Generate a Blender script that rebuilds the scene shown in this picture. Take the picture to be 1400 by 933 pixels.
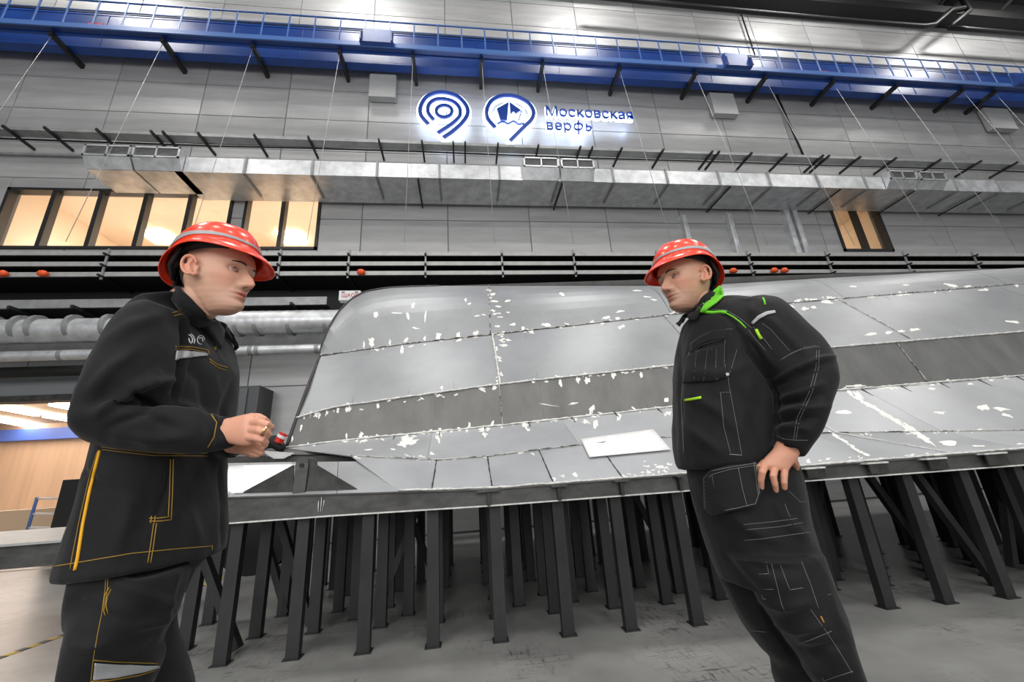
import bpy, bmesh, math, random
from mathutils import Vector, Matrix, noise
from mathutils.bvhtree import BVHTree
random.seed(7)
for o in list(bpy.data.objects): bpy.data.objects.remove(o)
SC = bpy.context.scene; COL = SC.collection
V = Vector
# ---------------------------------------------------------------- camera
F, PIT, ROL, YAW, HC = 544.0, .30833, -.06496, .1294, 1.0
_c, _s = math.cos(YAW), math.sin(YAW)
FWD = V((_s*math.cos(PIT), _c*math.cos(PIT), math.sin(PIT)))
_r = V((_c, -_s, 0)); _u = _r.cross(FWD)
RT = _r*math.cos(ROL) + _u*math.sin(ROL); UPV = -_r*math.sin(ROL) + _u*math.cos(ROL)
CAM = V((0, 0, HC)); HD = V((_s, _c, 0))
cd = bpy.data.cameras.new('camera'); cam = bpy.data.objects.new('camera', cd); COL.objects.link(cam)
cd.sensor_width = 36; cd.lens = F/1400*36; cd.clip_end = 200; cd.clip_start = .05
m = Matrix((RT, UPV, -FWD)).transposed().to_4x4(); m.translation = CAM
cam.matrix_world = m; SC.camera = cam
# ---------------------------------------------------------------- light
vs = SC.view_settings; vs.view_transform = 'Standard'; vs.look = 'None'; vs.gamma = 1; vs.use_curve_mapping = False
vs.exposure = 0.08
W = bpy.data.worlds.new('world'); SC.world = W; W.use_nodes = True
bg = W.node_tree.nodes['Background']; bg.inputs[0].default_value = (.93, .96, 1, 1); bg.inputs[1].default_value = .36
def area(name, loc, rot, sx, sy, power, col=(1, .98, .95)):
    l = bpy.data.lights.new(name, 'AREA'); l.shape = 'RECTANGLE'; l.size = sx; l.size_y = sy; l.energy = power; l.color = col
    o = bpy.data.objects.new(name, l); COL.objects.link(o); o.location = loc; o.rotation_euler = rot; return o
for ix, x in enumerate((-9, -2.6, 3.8, 10.2, 17)):          # high bay lamps of the hall, in three rows
    for y, p in ((5.0, 250), (-1.5, 150), (-8.0, 150)):
        area('high_bay_lamp', (x, y, 14.3), (0, 0, 0), 1.5, .8, p)
area('overhead_fill', (0, -5, 14.2), (math.radians(-12), 0, 0), 22, 9, 420)  # broad overhead fill, added for general brightness
area('camera_side_fill', (-2, -10, 5.5), (math.radians(76), 0, math.radians(-8)), 16, 6, 1150, (1, .98, .97))   # unseen fill added behind the camera to brighten faces and wall
# ---------------------------------------------------------------- pixel -> point on a real plane
def ray(x, y): return FWD + RT*((x-700)/F) - UPV*((y-466.5)/F)
def atY(x, y, Y): d = ray(x, y); return CAM + d*(Y/d.y)
def atZ(x, y, z): d = ray(x, y); return CAM + d*((z-HC)/d.z)
def atH(x, y, h): d = ray(x, y); return CAM + d*(h/d.dot(HD))
def atP(x, y, c, k=.08): d = ray(x, y); return CAM + d*(c/(d.y+k*d.x))
def pix(p):
    q = p-CAM; w = q.dot(FWD); return (700+F*q.dot(RT)/w, 466.5-F*q.dot(UPV)/w)
# ---------------------------------------------------------------- materials
def lin(c): return tuple(((v/255)/12.92 if v/255 <= .04045 else ((v/255+.055)/1.055)**2.4) for v in c)+(1,)
MATS = {}
def mat(name, c, rough=.5, metal=0, var=0, scale=3, bump=0, bscale=40, emit=0, stretch=(1, 1, 1), c2=None, rvar=0, objrand=0, sheen=0, coat=0, spec=.5, lo=.35, hi=.65, detail=6):
    if name in MATS: return MATS[name]
    m = bpy.data.materials.new(name); m.use_nodes = True; n = m.node_tree.nodes; L = m.node_tree.links
    b = n['Principled BSDF']; col = lin(c); b.inputs['Base Color'].default_value = col
    b.inputs['Roughness'].default_value = rough; b.inputs['Metallic'].default_value = metal; b.inputs['Specular IOR Level'].default_value = spec
    if sheen: b.inputs['Sheen Weight'].default_value = sheen; b.inputs['Sheen Roughness'].default_value = .4
    if coat: b.inputs['Coat Weight'].default_value = coat; b.inputs['Coat Roughness'].default_value = .08
    if emit: b.inputs['Emission Color'].default_value = col; b.inputs['Emission Strength'].default_value = emit
    if var or c2 or bump or rvar or objrand:
        tc = n.new('ShaderNodeTexCoord'); mp = n.new('ShaderNodeMapping'); L.new(tc.outputs['Object'], mp.inputs[0]); mp.inputs['Scale'].default_value = stretch
    if var or c2 or rvar:
        t = n.new('ShaderNodeTexNoise'); t.inputs['Scale'].default_value = scale; t.inputs['Detail'].default_value = detail; t.inputs['Roughness'].default_value = .6
        L.new(mp.outputs[0], t.inputs['Vector'])
        if objrand:
            oi = n.new('ShaderNodeObjectInfo'); va = n.new('ShaderNodeVectorMath'); va.operation = 'ADD'
            mu = n.new('ShaderNodeMath'); mu.operation = 'MULTIPLY'; mu.inputs[1].default_value = 37
            L.new(oi.outputs['Random'], mu.inputs[0]); L.new(mp.outputs[0], va.inputs[0]); L.new(mu.outputs[0], va.inputs[1]); L.new(va.outputs[0], t.inputs['Vector'])
        r = n.new('ShaderNodeValToRGB'); e = r.color_ramp.elements
        e[0].position = lo; e[1].position = hi
        if c2: e[0].color = lin(c2); e[1].color = col
        else:
            e[0].color = tuple(v*(1-var) for v in col[:3])+(1,); e[1].color = tuple(min(1, v*(1+var)) for v in col[:3])+(1,)
        L.new(t.outputs[0], r.inputs[0]); out = r.outputs[0]
        if objrand:
            mx = n.new('ShaderNodeMix'); mx.data_type = 'RGBA'; mx.blend_type = 'MULTIPLY'; mx.inputs[0].default_value = 1
            mr = n.new('ShaderNodeMapRange'); mr.inputs[3].default_value = 1-objrand; mr.inputs[4].default_value = 1+objrand*.4
            L.new(oi.outputs['Random'], mr.inputs[0]); cb = n.new('ShaderNodeCombineColor')
            for i in range(3): L.new(mr.outputs[0], cb.inputs[i])
            L.new(out, mx.inputs[6]); L.new(cb.outputs[0], mx.inputs[7]); out = mx.outputs[2]
        L.new(out, b.inputs['Base Color'])
        if rvar:
            mr = n.new('ShaderNodeMapRange'); mr.inputs[3].default_value = rough-rvar; mr.inputs[4].default_value = rough+rvar
            L.new(t.outputs[0], mr.inputs[0]); L.new(mr.outputs[0], b.inputs['Roughness'])
    if bump:
        t2 = n.new('ShaderNodeTexNoise'); t2.inputs['Scale'].default_value = bscale; t2.inputs['Detail'].default_value = 4; L.new(mp.outputs[0], t2.inputs['Vector'])
        bp = n.new('ShaderNodeBump'); bp.inputs['Strength'].default_value = bump; bp.inputs['Distance'].default_value = .01; L.new(t2.outputs[0], bp.inputs['Height']); L.new(bp.outputs[0], b.inputs['Normal'])
    MATS[name] = m; return m
M_wall = mat('wall_panel_grey', (172, 172, 172), .42, .25, var=.10, scale=2.2, stretch=(.35, 1, 3), objrand=.10, rvar=.08)
M_joint = mat('panel_joint', (120, 120, 120), .8)
M_floor = None
M_blue = mat('blue_paint', (22, 56, 122), .35, 0, var=.15, scale=2)
M_blueF = mat('blue_flange_paint', (28, 66, 138), .35, 0, var=.12, scale=2)
M_blueL = mat('blue_rail_paint', (70, 105, 165), .35)
M_galv = mat('galvanised_sheet', (212, 214, 216), .38, .6, var=.18, scale=5, stretch=(1, 1, 1), rvar=.1, objrand=.12)
M_galvd = mat('galvanised_dull', (150, 152, 152), .5, .5, var=.15, scale=5)
M_dark = mat('dark_steel', (38, 38, 38), .5, .3)
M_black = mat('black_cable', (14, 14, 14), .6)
M_tray = mat('tray_lip', (170, 170, 168), .45, .3, var=.1, scale=8)
M_frame = mat('window_frame_dark', (34, 35, 35), .4)
M_corbel = mat('corbel_concrete', (165, 167, 166), .8, var=.06, scale=3, bump=.1)
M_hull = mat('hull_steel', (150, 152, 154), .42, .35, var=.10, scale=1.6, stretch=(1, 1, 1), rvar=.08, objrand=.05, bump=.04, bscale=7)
M_hullf = mat('hull_steel_lit', (176, 178, 180), .4, .3, var=.10, scale=1.6, rvar=.08, objrand=.05, bump=.04, bscale=7)  # lighter copy for flat plates: the ceiling light they catch is in the colour
M_hulld = mat('hull_steel_shaded', (112, 112, 110), .45, .3, var=.16, scale=2.5, stretch=(2, 2, .6), rvar=.08, objrand=.05)  # darker copy, mainly for the steep strake: its shade is in the colour
M_edge = mat('mill_steel_edge', (62, 62, 60), .5, .4, var=.4, scale=9)
M_apron = mat('apron_steel', (82, 82, 80), .45, .4, var=.3, scale=6, stretch=(1, 1, 2), rvar=.1)
M_leg = mat('leg_steel', (52, 53, 53), .45, .4, var=.2, scale=8, stretch=(1, 1, .4))
M_weld = mat('weld_bright', (215, 215, 210), .5, .2, var=.2, scale=30)
M_weldd = mat('weld_dark', (70, 68, 64), .6, .2, c2=(200, 198, 190), scale=14, lo=.48, hi=.56)
M_prim = mat('white_primer_mark', (238, 238, 232), .7, 0, var=.06, scale=20)
M_paper = mat('white_paper', (246, 246, 244), .6)
M_cream = mat('cream_plaster', (226, 208, 186), .8)
M_lamp = mat('lamp_warm', (255, 236, 205), .5, emit=14)
M_tube = mat('lamp_hall', (255, 244, 228), .5, emit=22)
M_orange = mat('orange_tag', (226, 84, 30), .5)
M_red = mat('red_paint', (205, 38, 30), .4)
M_white = mat('white_paint', (225, 226, 226), .5)
M_yel = mat('yellow_thread', (158, 124, 44), .7)
M_yelp = mat('yellow_piping', (240, 176, 28), .6)
M_thr = mat('grey_thread', (118, 120, 120), .7)
M_lime = mat('lime_fabric', (110, 205, 40), .7, bump=.2, bscale=300)
M_limeb = mat('lime_plastic', (170, 225, 40), .4)
M_refl = mat('reflective_grey', (168, 170, 172), .45, .2)
M_cloth = mat('black_workwear_cloth', (27, 27, 29), .85, var=.25, scale=6, bump=.25, bscale=420, sheen=.12, spec=.3)
M_cloth2 = mat('black_canvas_cloth', (21, 21, 22), .75, var=.25, scale=6, bump=.25, bscale=420, sheen=.10, spec=.3)
M_hat = mat('orange_red_helmet_plastic', (255, 66, 34), .3, 0, coat=.35)
M_harn = mat('black_helmet_lining', (16, 16, 17), .7)
M_hair = mat('short_brown_hair', (70, 52, 42), .8, var=.3, scale=200, bump=.6, bscale=500)
M_hair2 = mat('short_dark_hair', (48, 40, 36), .8, var=.3, scale=200, bump=.6, bscale=500)
M_boot = mat('black_boot_leather', (20, 19, 19), .5)
def glass():
    m = bpy.data.materials.new('window_glass'); m.use_nodes = True; n = m.node_tree.nodes; L = m.node_tree.links
    n.remove(n['Principled BSDF']); t = n.new('ShaderNodeBsdfTransparent'); g = n.new('ShaderNodeBsdfGlossy'); g.inputs['Roughness'].default_value = .03
    mx = n.new('ShaderNodeMixShader'); mx.inputs[0].default_value = .07
    L.new(t.outputs[0], mx.inputs[1]); L.new(g.outputs[0], mx.inputs[2]); L.new(mx.outputs[0], n['Material Output'].inputs[0]); return m
M_glass = glass()
# ---------------------------------------------------------------- object helpers
def mesh(name, vs_, fs, smooth=False):
    me = bpy.data.meshes.new(name); me.from_pydata([tuple(v) for v in vs_], [], fs); me.update()
    if smooth: me.polygons.foreach_set('use_smooth', [True]*len(me.polygons))
    return me
ORG = {}
def link(name, me, mt=None, parent=None):
    o = bpy.data.objects.new(name, me); COL.objects.link(o)
    if mt is not None:
        if not me.materials: me.materials.append(mt)
    if parent is not None: put(o, parent)
    return o
def put(o, parent):
    o.parent = parent; o.matrix_parent_inverse = WM(parent).inverted()
def WM(o):
    if o.parent is None: return Matrix.LocRotScale(o.location, o.rotation_euler, o.scale)
    return WM(o.parent) @ o.matrix_parent_inverse @ Matrix.LocRotScale(o.location, o.rotation_euler, o.scale)
def tag(o, label, cat, group=None):
    o['label'] = label; o['category'] = cat
    if group: o['group'] = group
    return o
def thing(name, label, cat, loc=(0, 0, 0), group=None):
    o = bpy.data.objects.new(name, None); COL.objects.link(o); o.location = loc; o.empty_display_size = .1
    return tag(o, label, cat, group)
def struct(o): o['kind'] = 'structure'; return o
def bxd(b, flip=False):
    x0, y0, z0, x1, y1, z1 = b
    v = [(x0, y0, z0), (x1, y0, z0), (x1, y1, z0), (x0, y1, z0), (x0, y0, z1), (x1, y0, z1), (x1, y1, z1), (x0, y1, z1)]
    return v, [(0, 3, 2, 1), (4, 5, 6, 7), (0, 1, 5, 4), (1, 2, 6, 5), (2, 3, 7, 6), (3, 0, 4, 7)]
def join(parts):
    vs_, fs = [], []
    for v, f in parts:
        k = len(vs_); vs_ += [tuple(p) for p in v]; fs += [tuple(i+k for i in q) for q in f]
    return vs_, fs
def box(name, b, mt, parent=None): return link(name, mesh(name, *bxd(b)), mt, parent)
def boxes(name, bs, mt, parent=None): return link(name, mesh(name, *join([bxd(b) for b in bs])), mt, parent)
def frame_at(d, ref=V((0, 0, 1))):
    d = d.normalized(); a = ref - d*ref.dot(d)
    if a.length < 1e-3: a = V((1, 0, 0)) - d*d.x
    a.normalize(); return a, d.cross(a)
def tubed(pts, r, n=8, cap=True):
    pts = [V(p) for p in pts]; rs = r if isinstance(r, (list, tuple)) else [r]*len(pts)
    vs_, fs = [], []; ref = V((.13, .2, .97))
    for i, p in enumerate(pts):
        d = pts[min(i+1, len(pts)-1)]-pts[max(i-1, 0)]
        if d.length < 1e-7: d = V((1, 0, 0))
        a, b = frame_at(d, ref); ref = a
        for k in range(n):
            t = 2*math.pi*k/n; vs_.append(p + a*(rs[i]*math.cos(t)) + b*(rs[i]*math.sin(t)))
    for i in range(len(pts)-1):
        for k in range(n): fs.append((i*n+k, i*n+(k+1) % n, (i+1)*n+(k+1) % n, (i+1)*n+k))
    if cap: fs.append(tuple(range(n))[::-1]); fs.append(tuple((len(pts)-1)*n+k for k in range(n)))
    return vs_, fs
def tube(name, pts, r, mt, parent=None, n=8): return link(name, mesh(name, *tubed(pts, r, n), smooth=True), mt, parent)
def capsd(pts, r, n=14):
    """rounded chain for fingers and limbs"""
    pts = [V(p) for p in pts]; rs = list(r)
    d0 = (pts[0]-pts[1]).normalized(); d1 = (pts[-1]-pts[-2]).normalized()
    P = [pts[0]+d0*rs[0]*k for k in (.98, .8, .45)]+pts+[pts[-1]+d1*rs[-1]*k for k in (.45, .8, .98)]
    R = [rs[0]*k for k in (.2, .6, .89)]+rs+[rs[-1]*k for k in (.89, .6, .2)]
    return tubed(P, R, n)
def barm(p, q, w, h, up=V((0, 0, 1))):
    """rectangular bar from p to q"""
    p, q = V(p), V(q); a, b = frame_at(q-p, up)
    vs_ = [c+a*(s*h/2)+b*(t*w/2) for c in (p, q) for s, t in ((-1, -1), (-1, 1), (1, 1), (1, -1))]
    return vs_, [(0, 1, 2, 3), (7, 6, 5, 4), (0, 4, 5, 1), (1, 5, 6, 2), (2, 6, 7, 3), (3, 7, 4, 0)]
def bar(name, p, q, w, h, mt, parent=None): return link(name, mesh(name, *barm(p, q, w, h)), mt, parent)
def polyex(pts, nrm, t):
    """polygon given thickness along nrm"""
    n = len(pts); nrm = V(nrm); vs_ = [V(p) for p in pts]+[V(p)+nrm*t for p in pts]
    return vs_, [tuple(range(n))[::-1], tuple(range(n, 2*n))]+[(i, (i+1) % n, n+(i+1) % n, n+i) for i in range(n)]
def fixn(o):
    bm = bmesh.new(); bm.from_mesh(o.data); bmesh.ops.recalc_face_normals(bm, faces=bm.faces); bm.to_mesh(o.data); bm.free(); return o
def clone(o, parent=None, loc=None):
    c = o.copy(); COL.objects.link(c)
    if parent is not None: c.parent = parent
    if loc is not None: c.location = loc
    for ch in list(o.children):
        clone(ch, c)
    return c
def crv(pts, n):
    """Catmull-Rom resample of tuples"""
    out = []; P = [pts[0]]+list(pts)+[pts[-1]]
    for i in range(1, len(P)-2):
        for k in range(n):
            t = k/n; out.append(tuple(.5*((2*b)+(-a+c)*t+(2*a-5*b+4*c-d)*t*t+(-a+3*b-3*c+d)*t**3) for a, b, c, d in zip(P[i-1], P[i], P[i+1], P[i+2])))
    out.append(tuple(pts[-1])); return out
# ================================================================ SETTING
WY = 7.4
def floor_mat():
    m = bpy.data.materials.new('worn_concrete_floor'); m.use_nodes = True; n = m.node_tree.nodes; L = m.node_tree.links; b = n['Principled BSDF']
    tc = n.new('ShaderNodeTexCoord')
    def nz(sc, det, st, ro=.6):
        mp = n.new('ShaderNodeMapping'); mp.inputs['Scale'].default_value = st; L.new(tc.outputs['Object'], mp.inputs[0])
        t = n.new('ShaderNodeTexNoise'); t.inputs['Scale'].default_value = sc; t.inputs['Detail'].default_value = det; t.inputs['Roughness'].default_value = ro; L.new(mp.outputs[0], t.inputs[0]); return t
    def ramp(src, lo, hi, a, c):
        r = n.new('ShaderNodeValToRGB'); e = r.color_ramp.elements; e[0].position = lo; e[1].position = hi; e[0].color = a; e[1].color = c; L.new(src, r.inputs[0]); return r.outputs[0]
    base = ramp(nz(1.3, 7, (1, 1, 1)).outputs[0], .35, .68, lin((122, 122, 120)), lin((152, 152, 149)))
    # scuffs: fine crossed streaks gathered in patches
    s1 = nz(9, 9, (.6, 5, 1), .75); s2 = nz(9, 9, (5, .8, 1), .75); pat = nz(1.1, 3, (1, 1, 1))
    a = ramp(s1.outputs[0], .54, .60, (0, 0, 0, 1), (1, 1, 1, 1)); c = ramp(s2.outputs[0], .54, .60, (0, 0, 0, 1), (1, 1, 1, 1))
    ad = n.new('ShaderNodeMath'); ad.operation = 'MAXIMUM'; L.new(a, ad.inputs[0]); L.new(c, ad.inputs[1])
    pm = ramp(pat.outputs[0], .47, .60, (0, 0, 0, 1), (1, 1, 1, 1)); mu = n.new('ShaderNodeMath'); mu.operation = 'MULTIPLY'; L.new(ad.outputs[0], mu.inputs[0]); L.new(pm, mu.inputs[1])
    mm = n.new('ShaderNodeMath'); mm.operation = 'MULTIPLY'; mm.inputs[1].default_value = .75; L.new(mu.outputs[0], mm.inputs[0])
    mx = n.new('ShaderNodeMix'); mx.data_type = 'RGBA'; L.new(mm.outputs[0], mx.inputs[0]); L.new(base, mx.inputs[6]); mx.inputs[7].default_value = lin((62, 62, 60))
    L.new(mx.outputs[2], b.inputs['Base Color']); b.inputs['Roughness'].default_value = .32
    return m
M_floor = floor_mat()
f = link('floor', mesh('floor', [(-45, -14, 0), (32, -14, 0), (32, 24, 0), (-45, 24, 0)], [(0, 1, 2, 3)]), M_floor); struct(f)
# ceiling with beams
ce = box('ceiling', (-30, -12, 15, 32, 7.6, 15.2), mat('ceiling_sheet', (84, 85, 86), .7, var=.2, scale=2)); struct(ce)
for x in range(-16, 30, 4): box('ceiling_beam', (x, -12, 14.55, x+.28, 7.4, 15), mat('ceiling_steel', (52, 53, 55), .6), ce)
# main wall: backing plate with an opening at the lower left, and panels proud of it
wins = [(-8.6, 5.4, -4.55, 6.74, 5), (-4.32, 5.4, -2.85, 6.74, 2), (9.03, 5.4, 10.38, 6.69, 2)]
OPEN = (-11.0, -1.0, -4.9, 2.6)
def cut(rects, hole):
    out = []
    hx0, hz0, hx1, hz1 = hole
    for (x0, z0, x1, z1) in rects:
        if hx1 <= x0 or hx0 >= x1 or hz1 <= z0 or hz0 >= z1: out.append((x0, z0, x1, z1)); continue
        if hx0 > x0: out.append((x0, z0, hx0, z1))
        if hx1 < x1: out.append((hx1, z0, x1, z1))
        a, c = max(x0, hx0), min(x1, hx1)
        if hz0 > z0: out.append((a, z0, c, hz0))
        if hz1 < z1: out.append((a, hz1, c, z1))
    return out
rs = [(-24, 0, 30, 15)]
holes = [w[:4] for w in wins]+[(-22., 0., -4.9, 2.6)]
for h in holes: rs = cut(rs, h)
wall = struct(boxes('wall_back', [(a, WY+.02, b_, c, WY+.22, d) for a, b_, c, d in rs], M_joint))
PX, PZ = 1.77, .87; cache = {}; npan = 0
for i in range(-6, 11):
    for j in range(0, 16):
        r0 = [(i*PX-.25+.006, j*PZ+.03+.005, (i+1)*PX-.25-.006, (j+1)*PZ+.03-.005)]
        for h in holes: r0 = cut(r0, h)
        for a, b_, c, d in r0:
            if c-a < .05 or d-b_ < .04: continue
            key = (round(c-a, 3), round(d-b_, 3))
            if key not in cache:
                w, hh = key; e = .006
                v = [(0, 0, 0), (w, 0, 0), (w, 0, hh), (0, 0, hh), (e, -.02, e), (w-e, -.02, e), (w-e, -.02, hh-e), (e, -.02, hh-e)]
                me = mesh('wall_panel', v, [(4, 5, 6, 7), (0, 1, 5, 4), (1, 2, 6, 5), (2, 3, 7, 6), (3, 0, 4, 7)]); me.materials.append(M_wall); cache[key] = me
            o = bpy.data.objects.new('wall_panel', cache[key]); COL.objects.link(o); o.location = (a, WY+.02, b_); o.parent = wall; npan += 1
print('wall panels', npan)
# windows and the lit rooms behind them
for k, (x0, z0, x1, z1, n) in enumerate(wins):
    w = thing('window_%d' % (k+1), 'x', 'window', ((x0+x1)/2, WY, z0)); del w['label'], w['category']; struct(w)
    t = .055
    boxes('window_frame', [(x0, WY-.03, z0, x1, WY+.12, z0+t), (x0, WY-.03, z1-t, x1, WY+.12, z1), (x0, WY-.03, z0, x0+t, WY+.12, z1), (x1-t, WY-.03, z0, x1, WY+.12, z1)], M_frame, w)
    for i in range(1, n):
        x = x0+(x1-x0)*i/n; box('mullion', (x-.04, WY-.02, z0+t, x+.04, WY+.11, z1-t), M_frame, w)
    for i in range(n):
        a = x0+(x1-x0)*i/n+.03; c = x0+(x1-x0)*(i+1)/n-.03; box('pane', (a, WY+.05, z0+.04, c, WY+.06, z1-.04), M_glass, w)
OFL = ['leftmost square ceiling lamp in the lit office behind the long window', 'second square ceiling lamp from the left in the office behind the long window', 'third square ceiling lamp from the left in the office behind the long window', 'square ceiling lamp behind the two-pane window left of the duct bend', 'left square ceiling lamp behind the small window at the right', 'right square ceiling lamp behind the small window at the right', 'x', 'x']
for nm, x0, x1, col in (('office_room', -9.6, -2.2, M_cream), ('office_room', 7.6, 12.0, M_cream)):
    r = struct(boxes('wall_office', [(x0, WY+.22, 4.5, x0+.1, 12.6, 7.7), (x1-.1, WY+.22, 4.5, x1, 12.6, 7.7), (x0, 12.5, 4.5, x1, 12.6, 7.7), (x0, WY+.22, 7.6, x1, 12.6, 7.7), (x0, WY+.22, 4.4, x1, 12.6, 4.5)], col))
    xs = [x0+1.2+1.7*i for i in range(int((x1-x0-1.5)/1.7)+1)]
    for x in xs:
        y = 10.1; l = box('ceiling_lamp', (x, y, 7.52, x+.6, y+.6, 7.6), M_lamp); tag(l, OFL.pop(0), 'lamp', 'square lamps in the offices behind the windows')
    for x in ([-8.9, -7.4, -5.9, -4.3, -3.0] if x0 < 0 else [8.6, 10.8]):
        l = bpy.data.lights.new('office_lamp', 'POINT'); l.energy = 34 if x0 < 0 else 7; l.color = (1, .92, .82); l.shadow_soft_size = .25
        o = bpy.data.objects.new('office_lamp', l); COL.objects.link(o); o.location = (x, 9.3, 6.1)
# ---- far hall seen through the opening at the lower left
fw = struct(box('wall_far', (-45, 20, 0, -3, 20.3, 4.15), mat('beige_cladding', (206, 176, 150), .7, var=.10, scale=1, stretch=(3, 1, .2))))
struct(box('ceiling_far', (-45, 7.7, 4.15, -3, 20.3, 4.3), mat('beige_ceiling', (196, 176, 152), .7, var=.15, scale=1)))
struct(box('wall_side', (-4.9, 7.62, 0, -4.7, 20, 4.15), mat('beige_side', (200, 178, 150), .8)))
struct(box('floor_far', (-45, 7.42, 0, -4.9, 20, .012), mat('pale_glossy_floor', (208, 194, 178), .25, var=.2, scale=.8, stretch=(1, 3, 1))))
struct(box('trim_far', (-45, 19.7, 3.42, -4.9, 20, 3.9), mat('blue_beam_paint', (80, 110, 200), .5)))
for a, b_, lb_ in (((-8, 556), (50, 567), 'topmost strip lamp at the left edge in the far warm-lit hall'), ((-10, 573), (42, 583), 'second strip lamp from the top at the left edge in the far hall'), ((-10, 587), (38, 594), 'lowest strip lamp at the left edge in the far hall'), ((72, 553), (112, 561), 'topmost strip lamp beside the left elbow of the left worker'), ((63, 569), (112, 577), 'second strip lamp from the top beside the elbow of the left worker'), ((58, 585), (98, 591), 'lowest strip lamp beside the elbow of the left worker')):
    p, q = atZ(*a, 4.05), atZ(*b_, 4.05); o = fixn(link('strip_lamp', mesh('strip_lamp', *barm(p, q, .22, .10)), M_tube)); tag(o, lb_, 'lamp', 'strip lamps of the far hall')
    box('lamp_rod', ((p.x+q.x)/2-.02, (p.y+q.y)/2-.02, 4.1, (p.x+q.x)/2+.02, (p.y+q.y)/2+.02, 4.148), M_white, o)
area('far_hall_light', (-16, 14, 3.98), (0, 0, 0), 16, 8, 420, (1, .93, .86))
lb = struct(boxes('trim_lintel', [(-24, WY-.16, 2.6, -4.7, WY+.02, 3.02)], mat('lintel_paint', (120, 124, 127), .5)))
box('lintel_edge', (-24, WY-.2, 2.5, -4.7, WY+.02, 2.6), M_edge, lb)
# things in the far hall
t = thing('wheeled_ladder', 'blue framed trolley ladder in the far hall behind the left worker', 'ladder', tuple(atZ(58, 742, 0)))
P = lambda x, y, Y=11.6: atY(x, y, Y)
tube('rail', [P(33, 740), P(51, 680)], .035, mat('blue_ladder', (80, 118, 185), .5), t); tube('rail', [P(70, 738), P(84, 680)], .035, MATS['blue_ladder'], t)
for yy in (682, 703, 722): tube('rung', [P(51-(yy-680)*.29, yy), P(84-(yy-680)*.23, yy)], .025, M_white, t)
tag(fixn(link('guard_pipe', mesh('guard_pipe', *tubed([P(-60, 708, 12.5), P(66, 702, 12.5)], .03)), M_dark)), 'dark horizontal pipe rail in the far hall left of the blue ladder', 'rail')
tag(box('long_bench', (P(-80, 740, 12.4).x, 12.4, 0, P(100, 735, 12.4).x, 13.2, .75), mat('pale_board', (205, 185, 160), .6)), 'low pale bench against the far hall wall beyond the blue ladder', 'bench')
a = atY(96, 656, 8.6); b_ = atY(80, 712, 8.6)
tag(box('upright_board', (b_.x-.1, 8.6, 0, b_.x+.75, 8.75, a.z), M_dark), 'dark upright board standing just behind the back of the left worker', 'board')
# striped floor tape
tp = thing('floor_tape', 'yellow and black striped warning tape on the floor beside the left worker', 'tape', tuple(atZ(0, 900, 0)))
A0, A1 = atZ(0, 900, 0), atZ(330, 782, 0); dv = (A1-A0); nn = dv.normalized().cross(V((0, 0, 1)))*.028; A0 = A0-dv*.3; N = 46; dv = A1-A0
for i in range(N):
    p, q = A0+dv*(i/N), A0+dv*((i+1)/N); z = V((0, 0, .0025))
    link('stripe', mesh('stripe', [p-nn+z, q-nn+z, q+nn+z, p+nn+z, p-nn, q-nn, q+nn, p+nn], [(0, 1, 2, 3), (0, 4, 5, 1), (3, 2, 6, 7)]), mat('tape_yellow', (232, 200, 60), .5) if i % 2 else mat('tape_black', (50, 50, 50), .5), tp)
# ---- low steel table at the far left
c0, c1 = atY(-40, 745, 3.3), atY(110, 738, 3.3)
jt = thing('steel_side_table', 'low steel table with bright top behind the left worker, at the left picture edge', 'table', (-4.2, 3.6, 0))
zt = (c0.z+c1.z)/2; zb = atY(30, 777, 3.3).z
box('table_top', (-6.5, 3.25, zt-.015, -2.35, 4.6, zt), M_tray, jt); box('edge_beam', (-6.5, 3.3, zb, -2.4, 3.42, zt-.015), M_apron, jt)
for x in (-6.3, -5.0): box('leg', (x, 3.5, 0, x+.08, 3.58, zb), M_leg, jt); box('leg', (x, 4.3, 0, x+.08, 4.38, zt-.015), M_leg, jt)
# ================================================================ CRANE RUNWAY
XL, XR = -16, 22
ZD = 9.98
def onz(x, y, z): d = ray(x, y); return d.y*(z-HC)/d.z
YT = onz(700, 75, ZD); YF = onz(700, 97, ZD+.02)          # walkway edge, girder flange edge
g = thing('crane_runway_girder', 'long blue crane runway girder along the upper wall', 'girder', (0, 7.0, ZD))
zt1 = atY(700, 57, 7.0).z
box('bottom_flange', (XL, YF, ZD, XR, 7.16, ZD+.05), M_blueF, g); box('top_flange', (XL, YF+.02, zt1-.05, XR, 7.14, zt1), M_blueF, g); box('web', (XL, 7.0, ZD+.05, XR, 7.04, zt1-.05), M_blue, g)
box('crane_rail', (XL, 6.98, zt1, XR, 7.06, zt1+.08), M_dark, g)
for i in range(int((XR-XL)/2)): box('stiffener', (XL+.5+i*2, YF+.02, ZD+.05, XL+.52+i*2, 7.0, zt1-.05), M_blue, g)
wk = thing('crane_walkway', 'blue walkway with railing in front of the crane girder', 'walkway', (0, YT, ZD))
box('toe_beam', (XL, YT, ZD, XR, YT+.03, ZD+.12), M_blueL, wk); box('deck', (XL, YT+.03, ZD+.03, XR, YT+.16, ZD+.05), M_blue, wk); box('inner_beam', (XL, YT+.16, ZD+.0, XR, YT+.2, ZD+.12), M_blueF, wk)
zr = atY(700, 42, YT+.02).z; zm = atY(700, 54, YT+.02).z
tube('top_rail', [(XL, YT+.02, zr), (XR, YT+.02, zr)], .02, M_blueL, wk); tube('mid_rail', [(XL, YT+.02, zm), (XR, YT+.02, zm)], .012, M_blueL, wk)
x0 = atY(632, 75, YT).x; sp = (atY(968, 105, YT).x-x0)/11.
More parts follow.
